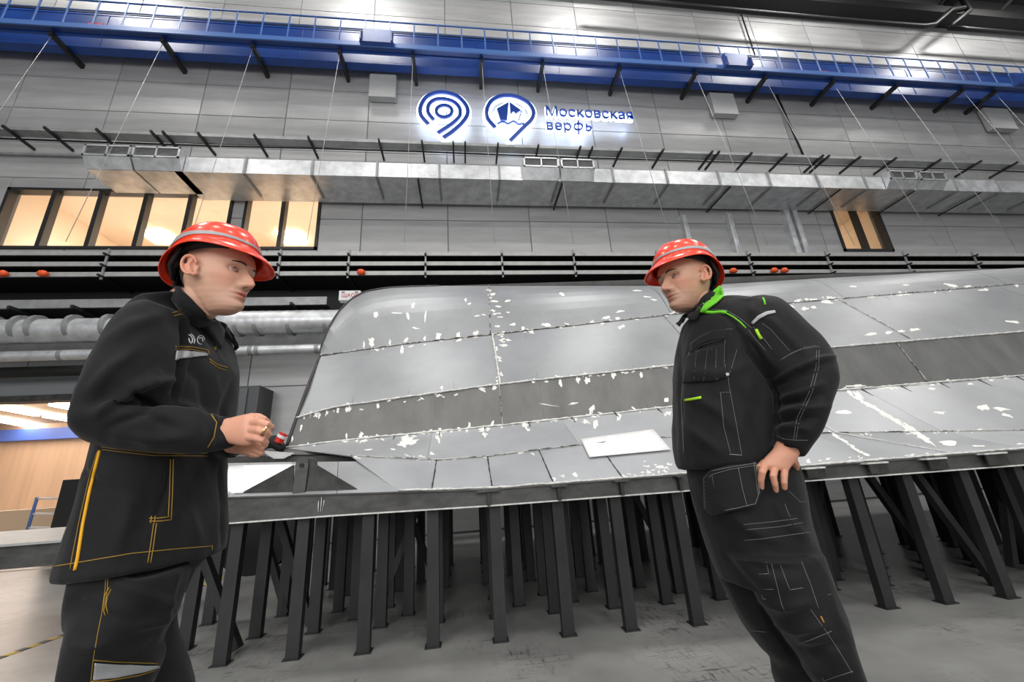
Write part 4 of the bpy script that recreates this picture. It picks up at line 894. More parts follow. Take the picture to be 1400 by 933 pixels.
def eard(s):
    """s = +1 left ear, -1 right ear, local head coordinates"""
    out = []; O = V((-.008, s*.0765, -.010))
    def L(a, b, o): return O+V((a*.96-b*.22, s*(o+.35*max(0, .012-a)*.9), b*.96+a*.18))
    hx = [L(.015*math.cos(t)*1.0-.002, .031*math.sin(t)+.002, .009+.004*math.cos(t*.5)) for t in [math.radians(q) for q in range(-40, 245, 15)]]
    hx = [L(.0175*math.cos(math.radians(q))-.003, .031*math.sin(math.radians(q))+.001, .0120) for q in range(10, 275, 15)]
    out.append(capsd(hx, [.0042]*len(hx), 8))
    lobe = [L(-.004, -.024, .006), L(.002, -.031, .006), L(.008, -.027, .004)]; out.append(capsd(lobe, [.0050, .0062, .0045], 10))
    out.append(capsd([L(-.009, -.014, .003), L(-.011, .005, .002), L(-.004, .020, .003)], [.008, .008, .006], 8))
    out.append(capsd([L(-.004, -.012, .007), L(-.006, .004, .0085), L(.001, .016, .008)], [.0034, .0034, .003], 8))
    out.append(capsd([L(.011, -.010, .003), L(.012, -.003, .004)], [.0042, .004], 8))
    out.append(capsd([L(-.002, -.014, -.008), L(-.004, .018, -.007)], [.0115, .0125], 10))
    return out
def Rm(y, p, r):
    cy, sy, cp, sp, cr, sr = math.cos(y), math.sin(y), math.cos(p), math.sin(p), math.cos(r), math.sin(r)
    X = V((cy*cp, sy*cp, sp)); Y0 = V((-sy, cy, 0)); Z0 = X.cross(Y0)
    return X, Y0*cr+Z0*sr, -Y0*sr+Z0*cr
def xf(parts, O, A):
    return [([O+A[0]*v[0]+A[1]*v[1]+A[2]*v[2] for v in map(V, vs_)], fs) for vs_, fs in parts]
def skin_mat(name, base, p):
    m = bpy.data.materials.new(name); m.use_nodes = True; n = m.node_tree.nodes; L = m.node_tree.links; b = n['Principled BSDF']
    at = n.new('ShaderNodeAttribute'); at.attribute_name = 'tone'; L.new(at.outputs['Color'], b.inputs['Base Color'])
    b.inputs['Roughness'].default_value = .48; b.inputs['Subsurface Weight'].default_value = .12; b.inputs['Subsurface Radius'].default_value = (1, .35, .2); b.inputs['Subsurface Scale'].default_value = .008
    tc = n.new('ShaderNodeTexCoord'); t = n.new('ShaderNodeTexNoise'); t.inputs['Scale'].default_value = 380; L.new(tc.outputs['Object'], t.inputs[0]); bp = n.new('ShaderNodeBump'); bp.inputs['Strength'].default_value = .12; bp.inputs['Distance'].default_value = .002
    L.new(t.outputs[0], bp.inputs['Height']); L.new(bp.outputs[0], b.inputs['Normal']); return m
def tones(me, O, A, base, lip, stub, hairc, st=.5):
    n = len(me.vertices); co = np.empty(n*3, 'f'); me.vertices.foreach_get('co', co); q = co.reshape(-1, 3)-np.array(O)
    x, y, z = (q@np.array(A[0]), q@np.array(A[1]), q@np.array(A[2])); ay = abs(y); bs = np.array(lin(base)[:3]); C_ = np.tile(bs, (n, 1))
    def mixc(c, w): w = np.clip(w, 0, 1)[:, None]; C_[:] = C_*(1-w)+np.array(lin(c)[:3])*w
    g = lambda d, s: np.exp(-(d/s)**2); head = (z > -.14) & (np.hypot(x, y) < .14)
    red = (min(255, base[0]+4), int(base[1]*.84), int(base[2]*.80))
    mixc(red, (.5*g(ay-.05, .022)*g(z+.035, .022)*(x > .03)+.6*g(y, .012)*g(z+.043, .012)*(x > .1)+.6*(ay > .083)*(z < .035)*(abs(x) < .05))*head)
    mixc(red, .35*(~head)*(1.0))
    jaw = np.clip((-.058-z)/.016, 0, 1)*np.clip((x-.0)/.03, 0, 1)*(z > -.135)
    jaw = np.maximum(jaw, .9*g(z+.0600, .007)*(ay < .026)*(x > .07))
    mixc(stub, st*jaw*head)
    mixc(hairc, .75*np.clip((z-.028)/.02, 0, 1)*np.clip((.030-x)/.03, 0, 1)*head)
    mixc(hairc, .55*np.clip((-.045-x)/.02, 0, 1)*np.clip((z+.06)/.03, 0, 1)*head)
    lw = g(y, .0205)*(x > .075)
    mixc(lip, .95*np.clip(1.6*lw-.35, 0, 1)*np.clip(1.7*g(z+.0745, .0105)-.35, 0, 1))
    mixc((120, 60, 52), .9*np.clip(1.5*lw-.3, 0, 1)*g(z+.0745, .0018)*head)
    mixc((150, 96, 80), .5*g(ay-.033, .017)*g(z-.001, .009)*(x > .06)*head)
    mixc((70, 40, 34), .9*g(ay-.008, .0038)*g(z+.0525, .0032)*(x > .085)*head)
    ca = me.color_attributes.new('tone', 'FLOAT_COLOR', 'POINT'); buf = np.ones((n, 4), 'f'); buf[:, :3] = C_; ca.data.foreach_set('color', buf.ravel())
def helmet(parent, O, A, hx=0, hz=0):
    def W(v): v = V(v); return O+A[0]*v.x+A[1]*v.y+A[2]*v.z
    nu, nt = 72, 18
    def rim(ph):
        c, s = math.cos(ph), abs(math.sin(ph)); rx = .108 if c > 0 else .136
        return V((rx*c-.004, .112*math.sin(ph), 0)), (.060+.008*c if c > 0 else .060+.060*c*abs(c)**.5)
    ztop = .165
    def dome(ph, t, o=0):
        r, zr = rim(ph); th = t*math.pi/2; k = math.sin(th)**.88; p = V((r.x*k, r.y*k, zr+(ztop-zr)*(max(0, math.cos(th))**.92)))
        rid = .006*G(p.y, .022)*(math.sin(th*2)**.5 if 0 < t < 1 else 0); n = V((r.x, r.y, .06)).normalized()
        return p+n*o+V((0, 0, rid))
    vs_, fs = [], []
    rows = []
    for j in range(nt+1): rows.append([dome(2*math.pi*i/nu, max(.02, j/nt)) for i in range(nu)])
    for (ef, es, zf, zs_) in ((.014, .005, -.006, -.002), (.030, .009, -.017, -.006), (.043, .012, -.034, -.011), (.047, .013, -.041, -.016)):
        R_ = []
        for i in range(nu):
            ph = 2*math.pi*i/nu; c = math.cos(ph); w = max(0, c)**1.5; r, zr = rim(ph); d = V((math.cos(ph)*1.0, math.sin(ph), 0)).normalized(); e = es+(ef-es)*w
            dz = zs_+(zf-zs_)*w - .012*w*abs(math.sin(ph))*0
            R_.append(V((r.x, r.y, zr))+d*e+V((0, 0, dz-.10*(abs(r.y)/.112)**2*w*e/.068*.22)))
        rows.append(R_)
    for r in rows: vs_ += [W(p) for p in r]
    for j in range(len(rows)-1):
        for i in range(nu): fs.append((j*nu+i, j*nu+(i+1) % nu, (j+1)*nu+(i+1) % nu, (j+1)*nu+i))
    fs.append(tuple(range(nu)))
    o = fixn(link('helmet', mesh('helmet', vs_, fs, smooth=True), M_hat, parent)); s = o.modifiers.new('shell', 'SOLIDIFY'); s.thickness = .0035; s.offset = -1
    s2 = o.modifiers.new('soft', 'SUBSURF'); s2.levels = 1; s2.render_levels = 1
    # reflective band
    vs_, fs = [], []
    for i in range(nu):
        ph = 2*math.pi*i/nu; c = math.cos(ph); b0 = .93; b1 = .93-.05-(.13*max(0, -c)+.03*(1-abs(c)))
        vs_ += [W(dome(ph, b0, .0018)), W(dome(ph, (b0+b1)/2, .0024)), W(dome(ph, b1, .0018))]
    for i in range(nu):
        j = (i+1) % nu
        for k in (0, 1): fs.append((i*3+k, j*3+k, j*3+k+1, i*3+k+1))
    link('reflective_band', mesh('reflective_band', vs_, fs, smooth=True), M_refl, o)['label'] = 'grey reflective band'
    # inner lining: headband and rear strap
    def loop(z0, z1, rx, ry, dx, name, a0=0, a1=360, tilt=0):
        vs_, fs = [], []; n = 48
        for i in range(n+1):
            t = math.radians(a0+(a1-a0)*i/n)
            for z, k in ((z0, 1), (z1, 1), (z1, .93), (z0, .93)): vs_.append(W((dx+rx*k*math.cos(t), ry*k*math.sin(t), z+tilt*math.cos(t))))
        for i in range(n):
            for k in range(4): fs.append((i*4+k, i*4+(k+1) % 4, i*4+4+(k+1) % 4, i*4+4+k))
        fixn(link(name, mesh(name, vs_, fs, smooth=True), M_harn, o))
    loop(.046, .082, .098, .090, -.012, 'headband', tilt=.010)
    loop(.02, .055, .112, .090, -.006, 'headband', 118, 242, tilt=.03)
    loop(-.035, .03, .108, .078, -.010, 'rear_strap', 135, 225)
    link('strap_knob', mesh('strap_knob', *tubed([W((-.112, 0, -.020)), W((-.130, 0, -.024))], .015, 16)), M_harn, o)
    for s in (-1, 1): link('strap', mesh('strap', *capsd([W((-.05, s*.092, .045)), W((-.075, s*.086, .0)), W((-.10, s*.045, -.022))], [.006, .006, .006], 8), smooth=True), M_harn, o)
    return o
def person(name, label, base_loc, O, A, P):
    root = thing(name, label, 'person', base_loc)
    def W(v): v = V(v); return O+A[0]*v[0]+A[1]*v[1]+A[2]*v[2]
    parts = xf([headd(P)]+eard(1)+eard(-1), O, A)
    parts.append(capsd([W((-.030, 0, -.03)), W((-.032, 0, -.08)), P['neck']], [.053, .054, .066], 24))
    # under-chin mass
    parts.append(capsd([W((-.01, 0, -.075)), W((.030, 0, -.094))], [.040, .024], 16))
    parts.append(loftd(P['torso'], 3, .78)); parts.append(loftd(P['trousers'], 3, .72))
    for s in P['sleeves']: parts.append(loftd(s, 3, .62))
    for s in P['legs']: parts.append(loftd(s, 3, .66))
    parts += P['hands']
    me = remesh('body', parts, .0027, 1, .5); tones(me, O, A, P['skin'], P['lip'], P['stub'], P['hairc'], P['st'])
    body = link('body', me, skin_mat('skin_'+P['id'], P['skin'], P), root)
    # eyes
    for s in (-1, 1):
        c = V((.0662, s*.0325, .0005)); e = link('eye', mesh('eye', *capsd([W(c), W(c+V((.0006, 0, 0)))], [.0118, .0118], 20), smooth=True), mat('eye_white', (205, 196, 190), .2), root)
        g = P.get('gaze', V((1, 0, 0))); g = V(g).normalized()
        link('iris', mesh('iris', *tubed([W(c+g*.0100), W(c+g*.0127)], [.0064, .0050], 16), smooth=True), mat('iris_brown', (26, 20, 18), .2), e)
        # lids
        for nm, z0, zc, r in (('eyelid', .0062, .0018, .0034), ('eyelid', -.0052, -.0022, .0026), ('eyelash', .0042, .0012, .0009)):
            pts = []
            for i in range(9):
                t = -1+i/4; yy = c.y+t*.0135; zz = c.z+zc+(z0-zc)*(1-t*t)*.75; xx = c.x+math.sqrt(max(1e-6, .0128**2-(min(.0125, abs(t*.0125)))**2*.8-(zz-c.z)**2)); pts.append(W((xx-.0006, yy, zz)))
            link(nm, mesh(nm, *capsd(pts, [r*.5]+[r]*7+[r*.5], 8), smooth=True), M_hair if nm == 'eyelash' else mat(name+P['id']+'_lid', P['lid'], .5), e)
        bp_ = []
        for i in range(9):
            t = i/8; y = s*(.014+.036*t); z = .0175+.0045*math.sin(t*2.2)-.003*t; x = head_pt(z, math.asin(min(1, abs(y)/.078))*s, P).x
            # follow the real surface
            best = min((abs(head_pt(z, ph*s, P).y-y), head_pt(z, ph*s, P).x) for ph in [k*.01 for k in range(5, 110)])[1]; bp_.append(W((best+.0014, y, z)))
        link('eyebrow', mesh('eyebrow', *capsd(bp_, [.0014, .0026, .0030, .0030, .0028, .0026, .0022, .0016, .0010], 8), smooth=True), P['hairm'], root)
    # hair: thin cropped shell over the back and sides of the head
    nu, nz = 70, 26; vs_, fs = [], []
    for j in range(nz+1):
        for i in range(nu+1):
            ph = math.radians(106+(148)*i/nu); zt = .112; back = max(0, -math.cos(ph)); front = abs(math.degrees(ph)-180)/118
            zl = -.055*back**.8+.022*(1-back) if front < .93 else .03
            if abs(math.degrees(ph)-180) < 105 and abs(math.degrees(ph)-180) > 72: zl = .030
            z = zl+(zt-zl)*j/nz; p = head_pt(z, ph, P); vs_.append(W(p+V((p.x, p.y, 0)).normalized()*.0022+V((0, 0, .001))))
    for j in range(nz):
        for i in range(nu): k = j*(nu+1)+i; fs.append((k, k+1, k+nu+2, k+nu+1))
    link('hair', mesh('hair', vs_, fs, smooth=True), P['hairm'], root)
    helmet(root, O, A)
    jk = remesh('jacket', [loftd(P['torso'], 5)]+[loftd(s, 5) for s in P['sleeves']]+P.get('jacket_extra', []), .0065, P.get('jsm', 4), .6)
    folds(jk, P['jfolds'], .0032, 8, 3); J = link('jacket', jk, P['cloth'], root)
    tr = remesh('trousers', [loftd(P['trousers'], 5)]+[loftd(s, 5) for s in P['legs']], .0075, 3, .6)
    folds(tr, P['tfolds'], .004, 6, 11); T_ = link('trousers', tr, P['cloth'], root)
    for c, d in P['boots']:
        c = V(c); d = V(d).normalized(); u = V((0, 0, 1)); b = link('boot', remesh('boot', [capsd([c+u*.05-d*.03, c+u*.05+d*.10, c+u*.042+d*.19], [.05, .046, .04], 16), capsd([c+u*.06-d*.02, c+u*.2-d*.02], [.052, .055], 16), polyex([c+d*x+V((-d.y, d.x, 0))*y for x, y in ((-.08, -.035), (-.08, .035), (.05, .045), (.17, .045), (.23, .02), (.23, -.02), (.17, -.045), (.05, -.045))], (0, 0, 1), .03)], .006, 2), M_boot, root)
    return root, J, T_, bvm(jk), bvm(tr)
def finger(pts, r): return capsd([atH(x, y, h) for x, y, h in pts], r, 12)
Zc = lambda k, ox, oy: (lambda pts: [(ox+x/k, oy+y/k) for x, y in pts])
# ---------------------------------------------------------------- left worker
OL = V((-.731, 1.18, 1.61)); AL_ = Rm(math.radians(-9.8), math.radians(.5), math.radians(-.6))
hl = [loftd([(306, 573, 308, 606, 1.03, .026), (318, 571, 320, 608, 1.03, .024), (330, 568, 332, 610, 1.025, .022), (341, 566, 342, 609, 1.02, .020), (348, 569, 347, 604, 1.02, .014)], 4),
      finger([(343, 570, 1.03), (354, 570, 1.02), (361, 573.5, 1.025), (367, 578, 1.04)], [.0100, .0090, .0082, .0072]),
      finger([(344, 578, 1.015), (356, 577.5, .995), (366, 581, .99), (371, 584, 1.005), (369, 588, 1.025)], [.0105, .0092, .0086, .0078, .0070]),
      finger([(344, 588, 1.01), (354, 588.5, .992), (364, 591, .99), (368, 594, 1.005), (365, 598, 1.025)], [.0102, .0090, .0084, .0076, .0068]),
      finger([(340, 598, 1.01), (350, 599, .998), (360, 601.5, .998), (364, 605, 1.01), (361, 608, 1.03)], [.0098, .0084, .0076, .0070, .0062]),
      finger([(330, 577, 1.05), (345, 579, 1.065), (357, 583, 1.065), (367, 586, 1.055)], [.013, .0105, .0095, .0080]),
      # other hand underneath
      loftd([(309, 604, 313, 620, 1.13, .022), (322, 603, 324, 621, 1.12, .022), (336, 602, 337, 623, 1.10, .020), (345, 604, 345, 621, 1.09, .015)], 4),
      finger([(340, 606, 1.08), (352, 609, 1.06), (360, 613, 1.06), (363, 609, 1.07)], [.0095, .0088, .008, .007]),
      finger([(340, 612, 1.08), (350, 615, 1.07), (358, 619, 1.07)], [.0095, .0088, .0078]),
      finger([(338, 617, 1.09), (346, 620, 1.08), (353, 622, 1.08)], [.009, .0082, .0072]),
      finger([(336, 607, 1.11), (350, 605, 1.10), (360, 604, 1.09)], [.011, .0095, .008]),
      finger([(336, 618, 1.11), (344, 622, 1.10), (350, 623, 1.10)], [.008, .0075, .0065])]
PL = dict(id='a', gaze=(1, -.62, -.03), wide=1.0, nose=.88, fold=.5, neck=atH(262, 418, 1.12), skin=(220, 172, 146), lip=(204, 112, 104), stub=(176, 138, 120), hairc=(112, 86, 72), st=.35, lid=(190, 142, 122), hairm=M_hair, cloth=M_cloth, hands=hl,
  torso=[(236, 402, 284, 420, 1.10, .075), (216, 410, 292, 430, 1.11, .12), (196, 424, 304, 444, 1.12, .175), (168, 452, 318, 468, 1.13, .20), (152, 500, 325, 500, 1.13, .20), (140, 550, 322, 556, 1.13, .19), (128, 600, 312, 610, 1.13, .18), (110, 655, 309, 665, 1.13, .18), (88, 718, 311, 718, 1.13, .185), (70, 772, 310, 752, 1.13, .19), (67, 784, 308, 760, 1.13, .188)],
  sleeves=[[(200, 416, 262, 432, 1.02, .07), (163, 430, 252, 446, .985, .085), (134, 468, 249, 486, .96, .095), (112, 512, 238, 530, .945, .095), (99, 560, 216, 556, .94, .092), (103, 603, 214, 551, .94, .09), (132, 620, 222, 552, .95, .085), (178, 622, 240, 554, .965, .08), (226, 623, 262, 560, .985, .07), (270, 620, 286, 566, 1.005, .055), (298, 616, 305, 570, 1.02, .045), (316, 609, 314, 571, 1.03, .038)],
           [(230, 430, 300, 450, 1.28, .08), (235, 480, 318, 500, 1.32, .085), (240, 545, 318, 560, 1.32, .085), (255, 605, 310, 580, 1.28, .075), (285, 628, 305, 592, 1.22, .055), (318, 626, 312, 600, 1.15, .042)]],
  trousers=[(98, 730, 300, 725, 1.13, .165), (92, 775, 285, 768, 1.13, .17), (88, 805, 262, 800, 1.13, .165), (88, 832, 248, 835, 1.12, .15)],
  legs=[[(92, 790, 262, 780, 1.07, .10), (88, 835, 247, 835, 1.06, .11), (82, 868, 234, 868, 1.06, .115), (77, 900, 219, 900, 1.06, .115), (73, 935, 219, 935, 1.07, .115), ('w', (-.90, 1.20, .38), .105, .10), ('w', (-.91, 1.20, .22), .095, .09), ('w', (-.92, 1.20, .07), .085, .085)],
        [(105, 790, 266, 780, 1.27, .10), (112, 850, 240, 850, 1.27, .10), ('w', (-.85, 1.40, .45), .10, .10), ('w', (-.86, 1.42, .22), .09, .09), ('w', (-.87, 1.42, .07), .085, .085)]],
  boots=[((-.93, 1.19, 0), (1, -.1, 0)), ((-.88, 1.42, 0), (1, .15, 0))],
  jfolds=[([(133, 565), (170, 540), (213, 512)], 7, .010), ([(150, 585), (190, 566), (205, 556)], 6, -.006), ([(178, 529), (205, 524), (235, 520)], 5, .009), ([(178, 535), (193, 545), (206, 553)], 4, -.010), ([(202, 552), (250, 556), (300, 571)], 6, .006), ([(196, 558), (215, 575), (240, 585)], 6, -.006), ([(120, 540), (150, 505), (185, 480)], 9, .006), ([(140, 470), (180, 445), (225, 430)], 9, .005),
          ([(248, 440), (250, 470), (243, 510), (234, 555)], 3, -.009), ([(255, 445), (257, 470), (250, 505), (240, 548)], 4, .004), ([(160, 595), (210, 600), (255, 598)], 7, .005), ([(232, 628), (228, 665), (212, 712)], 4, -.005), ([(250, 500), (275, 520), (282, 560), (280, 600)], 8, -.004), ([(318, 520), (305, 560), (300, 600)], 5, -.006), ([(180, 680), (170, 720), (160, 755)], 12, .005), ([(250, 690), (262, 720), (270, 745)], 10, .005), ([(262, 440), (276, 455), (290, 475)], 4, -.004), ([(110, 640), (128, 660), (150, 670)], 7, -.005), ([(300, 640), (306, 690), (303, 745)], 3, -.006), ([(285, 575), (292, 590), (288, 610)], 3, -.005)],
  tfolds=[([(150, 790), (200, 815), (240, 830)], 8, .006), ([(100, 820), (140, 840), (180, 850)], 8, -.005), ([(180, 860), (210, 850), (235, 838)], 6, .006), ([(95, 880), (120, 885), (150, 880)], 6, .005), ([(240, 790), (225, 830), (215, 870)], 5, .005)])
root, J, T_, jb, tb = person('person', 'person in black workwear with yellow stitching and orange helmet, hands together in front', (-.9, 1.2, 0), OL, AL_, PL)
def st(px, r=.0008, mt=M_yel, b=None, par=None): return drape(b or jb, 'stitching', px, r, mt, par or J)
o = drape(jb, 'yellow_piping', [(137, 616), (131, 640), (124, 668), (114, 718), (107, 762), (103, 780)], .0032, M_yelp, J)
st([(133, 618), (123, 650), (110, 705), (99, 760), (96, 778)]); st([(139, 611), (160, 614), (208, 619), (248, 621), (284, 620)]); st([(140, 615), (208, 623), (284, 624)], .0009)
for dx in (0, 4): st([(233+dx, 628), (232+dx, 670), (230+dx, 708+dx*.5)], .0010); st([(210+dx, 716), (206+dx, 745), (202+dx, 770)], .0010)
st([(204, 709), (216, 709), (231, 707)], .0012); st([(204, 713), (218, 713), (235, 711)], .0012); st([(207, 706), (206, 716)], .0012); st([(212, 706), (211, 716)], .0012)
st([(72, 775), (115, 768), (180, 757), (240, 751), (290, 747)], .0010); st([(290, 746), (290, 760)], .0010)
st([(289, 567), (296, 578), (293, 598), (284, 612)], .0012)
st([(236, 428), (246, 425), (256, 425)], .0012); st([(238, 432), (247, 430), (256, 429)], .0012)
st([(240, 474), (264, 475), (284, 479), (286, 485)], .0016); st([(240, 477.5), (264, 478.5), (282, 482.5)], .0012)
st([(286, 491), (297, 499), (311, 503)], .0016); st([(287, 495), (298, 503), (310, 507)], .0012)
o = patch(jb, 'reflective_patch', [(240, 480), (262, 481), (282, 484), (283, 487), (262, 489), (238, 493)], M_refl, J); o['label'] = 'grey reflective chest strip'
for pts in ([(258, 458), (261, 460), (263, 464), (262, 469)], [(261, 457), (264, 460), (266, 465), (265, 470)], [(258, 463), (259, 467), (261, 470)]): drape(jb, 'chest_logo_stroke', pts, .0017, M_white, J)
ring = [(274.5+5*math.cos(t*.45), 465+6*math.sin(t*.45)) for t in range(3, 15)]; drape(jb, 'chest_logo_stroke', ring, .0013, M_white, J, step=2); drape(jb, 'chest_logo_stroke', [(272, 463), (276, 462), (277, 467)], .0018, M_white, J)
st([(292, 475), (297, 478)], .0014); st([(296, 474), (293, 479)], .0014); st([(309, 757), (311, 760)], .0016)
cb = bvm(bpy.data.meshes.new_from_object(J)) if False else jb
def cball(me_list):
    vs_, fs = [], []
    for me in me_list:
        k = len(vs_); vs_ += [v.co.copy() for v in me.vertices]; fs += [tuple(i+k for i in p.vertices) for p in me.polygons]
    return BVHTree.FromPolygons(vs_, fs)
bodyL = [c for c in root.children if c.name.startswith('body')][0]; cbL = cball([J.data, bodyL.data])
o = patch(cbL, 'collar', [(234, 402), (241, 397), (250, 396), (262, 408), (272, 420), (284, 432), (294, 440), (302, 452), (301, 465), (298, 479), (288, 464), (276, 450), (262, 436), (247, 418)], M_cloth, J, .007, .006, 3.5)
o = patch(cbL, 'collar', [(302, 440), (309, 444), (320, 458), (327, 476), (322, 480), (313, 468), (303, 455)], M_cloth, J, .006, .006, 3.5)
st([(246, 421), (262, 440), (277, 454), (289, 468), (297, 482)], .0009, M_thr if False else M_cloth)
# right side placket edge and pocket of the left worker
# trousers stitching
stt = lambda px, r=.0007: drape(tb, 'stitching', px, r, M_yel, T_)
stt([(145, 782), (144, 805), (139, 840), (133, 870), (127, 905), (124, 933)]); stt([(148, 783), (147, 806), (142, 838)], .0008); stt([(150, 803), (143, 815), (141, 832), (144, 842)], .0012); stt([(152, 806), (147, 816), (145, 828), (148, 840)], .0010)
patch(tb, 'reflective_patch', [(129, 906), (150, 908), (185, 911), (215, 911), (217, 914), (190, 921), (158, 928), (126, 931)], M_refl, T_)['label'] = 'grey reflective knee strip'
stt([(124, 933), (150, 931), (190, 924), (219, 915)], .0014); stt([(128, 903), (160, 906), (216, 908)], .0009)
fr = [(atH(359.5, 586.5, .975), atH(361, 597.5, .975))]
link('finger_ring', mesh('finger_ring', *tubed([atH(360, 588.6, .980)+(atH(364, 590.5, .983)-atH(360, 588.6, .980))*t for t in (0, .45)], .0100, 18)), mat('gold_ring', (225, 190, 120), .2, 1), root)
# ---------------------------------------------------------------- right worker
OR_ = V((.825, 1.261, 1.619)); AR_ = Rm(math.radians(193), math.radians(.8), math.radians(2.1)); OR_ = V((.846, 1.293, 1.635))
hr = [loftd([(1062, 602, 1098, 612, 1.22, .024), (1056, 614, 1091, 627, 1.205, .024), (1046, 625, 1084, 636, 1.20, .020), (1039, 634, 1079, 643, 1.195, .016), (1040, 638, 1077, 646, 1.195, .011)], 4),
      finger([(1046, 637, 1.195), (1042, 647, 1.18), (1040.5, 657, 1.19), (1041, 667, 1.205)], [.0100, .0094, .0084, .0072]),
      finger([(1059, 641, 1.19), (1057, 652, 1.175), (1059.5, 662, 1.18), (1061, 671, 1.195)], [.0100, .0094, .0084, .0070]),
      finger([(1073, 641, 1.195), (1072, 652, 1.18), (1072, 660, 1.18), (1072.5, 667, 1.19)], [.0098, .0092, .0086, .0076]),
      finger([(1045, 633, 1.21), (1038.5, 639, 1.20), (1038, 646, 1.21)], [.0100, .0092, .0080]),
      finger([(1084, 629, 1.22), (1088, 637, 1.26), (1087, 646, 1.30)], [.0125, .0108, .0088])]
PR = dict(id='b', wide=1.06, nose=.84, fold=1.0, neck=atH(968, 424, 1.41), skin=(204, 156, 130), lip=(168, 104, 92), stub=(150, 118, 100), hairc=(84, 66, 56), st=.5, lid=(170, 122, 102), hairm=M_hair2, cloth=M_cloth2, hands=hr, gaze=(1, .5, .02),
  torso=[(942, 432, 992, 408, 1.38, .075), (932, 444, 1012, 410, 1.39, .12), (927, 456, 1040, 420, 1.40, .17), (923, 474, 1066, 446, 1.40, .195), (920, 510, 1074, 500, 1.40, .195), (919, 560, 1072, 556, 1.40, .185), (920, 608, 1070, 602, 1.40, .178), (924, 634, 1068, 622, 1.40, .176), (928, 643, 1066, 628, 1.40, .17)],
  sleeves=[[(990, 424, 1044, 408, 1.30, .07), (996, 440, 1070, 413, 1.265, .08), (1008, 466, 1098, 437, 1.24, .085), (1032, 495, 1126, 464, 1.22, .083), (1054, 516, 1143, 492, 1.20, .08), (1064, 538, 1147, 524, 1.19, .078), (1066, 562, 1136, 564, 1.19, .072), (1061, 588, 1125, 594, 1.20, .064), (1058, 605, 1110, 614, 1.21, .052), (1058, 609, 1100, 627, 1.215, .045)],
           [(950, 432, 992, 420, 1.52, .07), (940, 470, 1002, 456, 1.56, .08), (942, 520, 1004, 512, 1.58, .075), (946, 570, 1000, 568, 1.58, .065), (950, 606, 992, 608, 1.56, .05)]],
  trousers=[(938, 612, 1068, 605, 1.40, .155), (938, 640, 1092, 634, 1.40, .16), (944, 675, 1102, 670, 1.40, .165), (954, 712, 1110, 708, 1.40, .165), (966, 752, 1125, 750, 1.40, .16), (984, 796, 1142, 792, 1.40, .15)],
  legs=[[(990, 760, 1128, 752, 1.31, .10), (1020, 800, 1143, 795, 1.31, .105), (1046, 842, 1159, 838, 1.31, .105), (1070, 880, 1174, 878, 1.31, .105), (1094, 916, 1188, 914, 1.32, .10), (1103, 936, 1196, 934, 1.32, .10), ('w', (1.16, 1.26, .20), .095, .09), ('w', (1.17, 1.26, .06), .088, .088)],
        [(970, 760, 1090, 752, 1.50, .10), (990, 808, 1104, 802, 1.51, .10), (1008, 845, 1116, 845, 1.52, .10), (1032, 882, 1130, 884, 1.53, .10), (1052, 908, 1140, 912, 1.53, .10), (1057, 936, 1144, 938, 1.53, .10), ('w', (1.10, 1.46, .20), .095, .09), ('w', (1.10, 1.46, .06), .088, .088)]],
  boots=[((1.15, 1.26, 0), (-1, -.25, 0)), ((1.08, 1.46, 0), (-1, .1, 0))],
  jfolds=[([(1062, 520), (1085, 505), (1120, 492), (1142, 488)], 3.5, .007), ([(1064, 527), (1090, 513), (1125, 500)], 3.5, -.006), ([(1070, 545), (1095, 538), (1125, 525)], 4.5, .007), ([(1068, 553), (1095, 548), (1125, 540)], 3, -.006), ([(1066, 566), (1095, 560), (1130, 556)], 5, .007), ([(1063, 578), (1090, 573), (1118, 572)], 3, -.006), ([(1062, 588), (1085, 584), (1110, 588)], 5, .006), ([(1010, 445), (1040, 475), (1062, 505)], 5, .004), ([(1012, 455), (1022, 480), (1050, 515), (1062, 540), (1062, 580)], 3.5, -.010),
          ([(1030, 425), (1055, 440), (1085, 470), (1110, 490)], 6, .004), ([(945, 510), (985, 512), (1020, 500)], 8, .004), ([(940, 540), (980, 560), (1010, 590)], 9, .005), ([(1000, 530), (1030, 560), (1040, 600)], 10, -.005), ([(930, 580), (960, 600), (990, 622)], 8, .004), ([(960, 430), (985, 425), (1005, 445), (1008, 470)], 3, -.004), ([(929, 455), (931, 520), (934, 600)], 3, -.003), ([(1056, 602), (1080, 612), (1102, 622)], 2.5, -.006)],
  tfolds=[([(985, 690), (1020, 720), (1060, 740)], 8, .006), ([(1060, 690), (1080, 720), (1105, 735)], 7, .006), ([(1000, 760), (1040, 780), (1090, 780)], 8, -.006), ([(1030, 815), (1070, 830), (1110, 825)], 7, .006), ([(1050, 850), (1090, 862), (1130, 855)], 6, .006), ([(1080, 885), (1110, 890), (1150, 880)], 6, -.005), ([(1040, 830), (1062, 865), (1090, 905)], 4, -.008), ([(1125, 790), (1140, 840), (1165, 880)], 7, .004)])
root, J, T_, jb, tb = person('person', 'person in black workwear with lime green collar and orange helmet, hand on hip', (1.12, 1.3, 0), OR_, AR_, PR)
Z6b = Zc(2.916, 860, 310); Z7b = Zc(2.803, 880, 600)
bodyR = [c for c in root.children if c.name.startswith('body')][0]; cbR = cball([J.data, bodyR.data])
o = patch(cbR, 'inner_collar', [(983, 391), (989, 397), (990, 408), (982, 416), (973, 422), (962, 429), (955, 427), (964, 412), (973, 399)], M_lime, J, .006, .006, 3); o['label'] = 'lime green inner collar'
o = patch(cbR, 'collar', [(972, 397), (976, 404), (965, 420), (953, 440), (945, 437), (936, 434), (929, 447), (925, 444), (933, 431), (947, 419), (960, 406)], M_cloth2, J, .006, .007, 3)
lime = lambda nm, px, r: drape(jb, nm, px, r, M_lime, J)
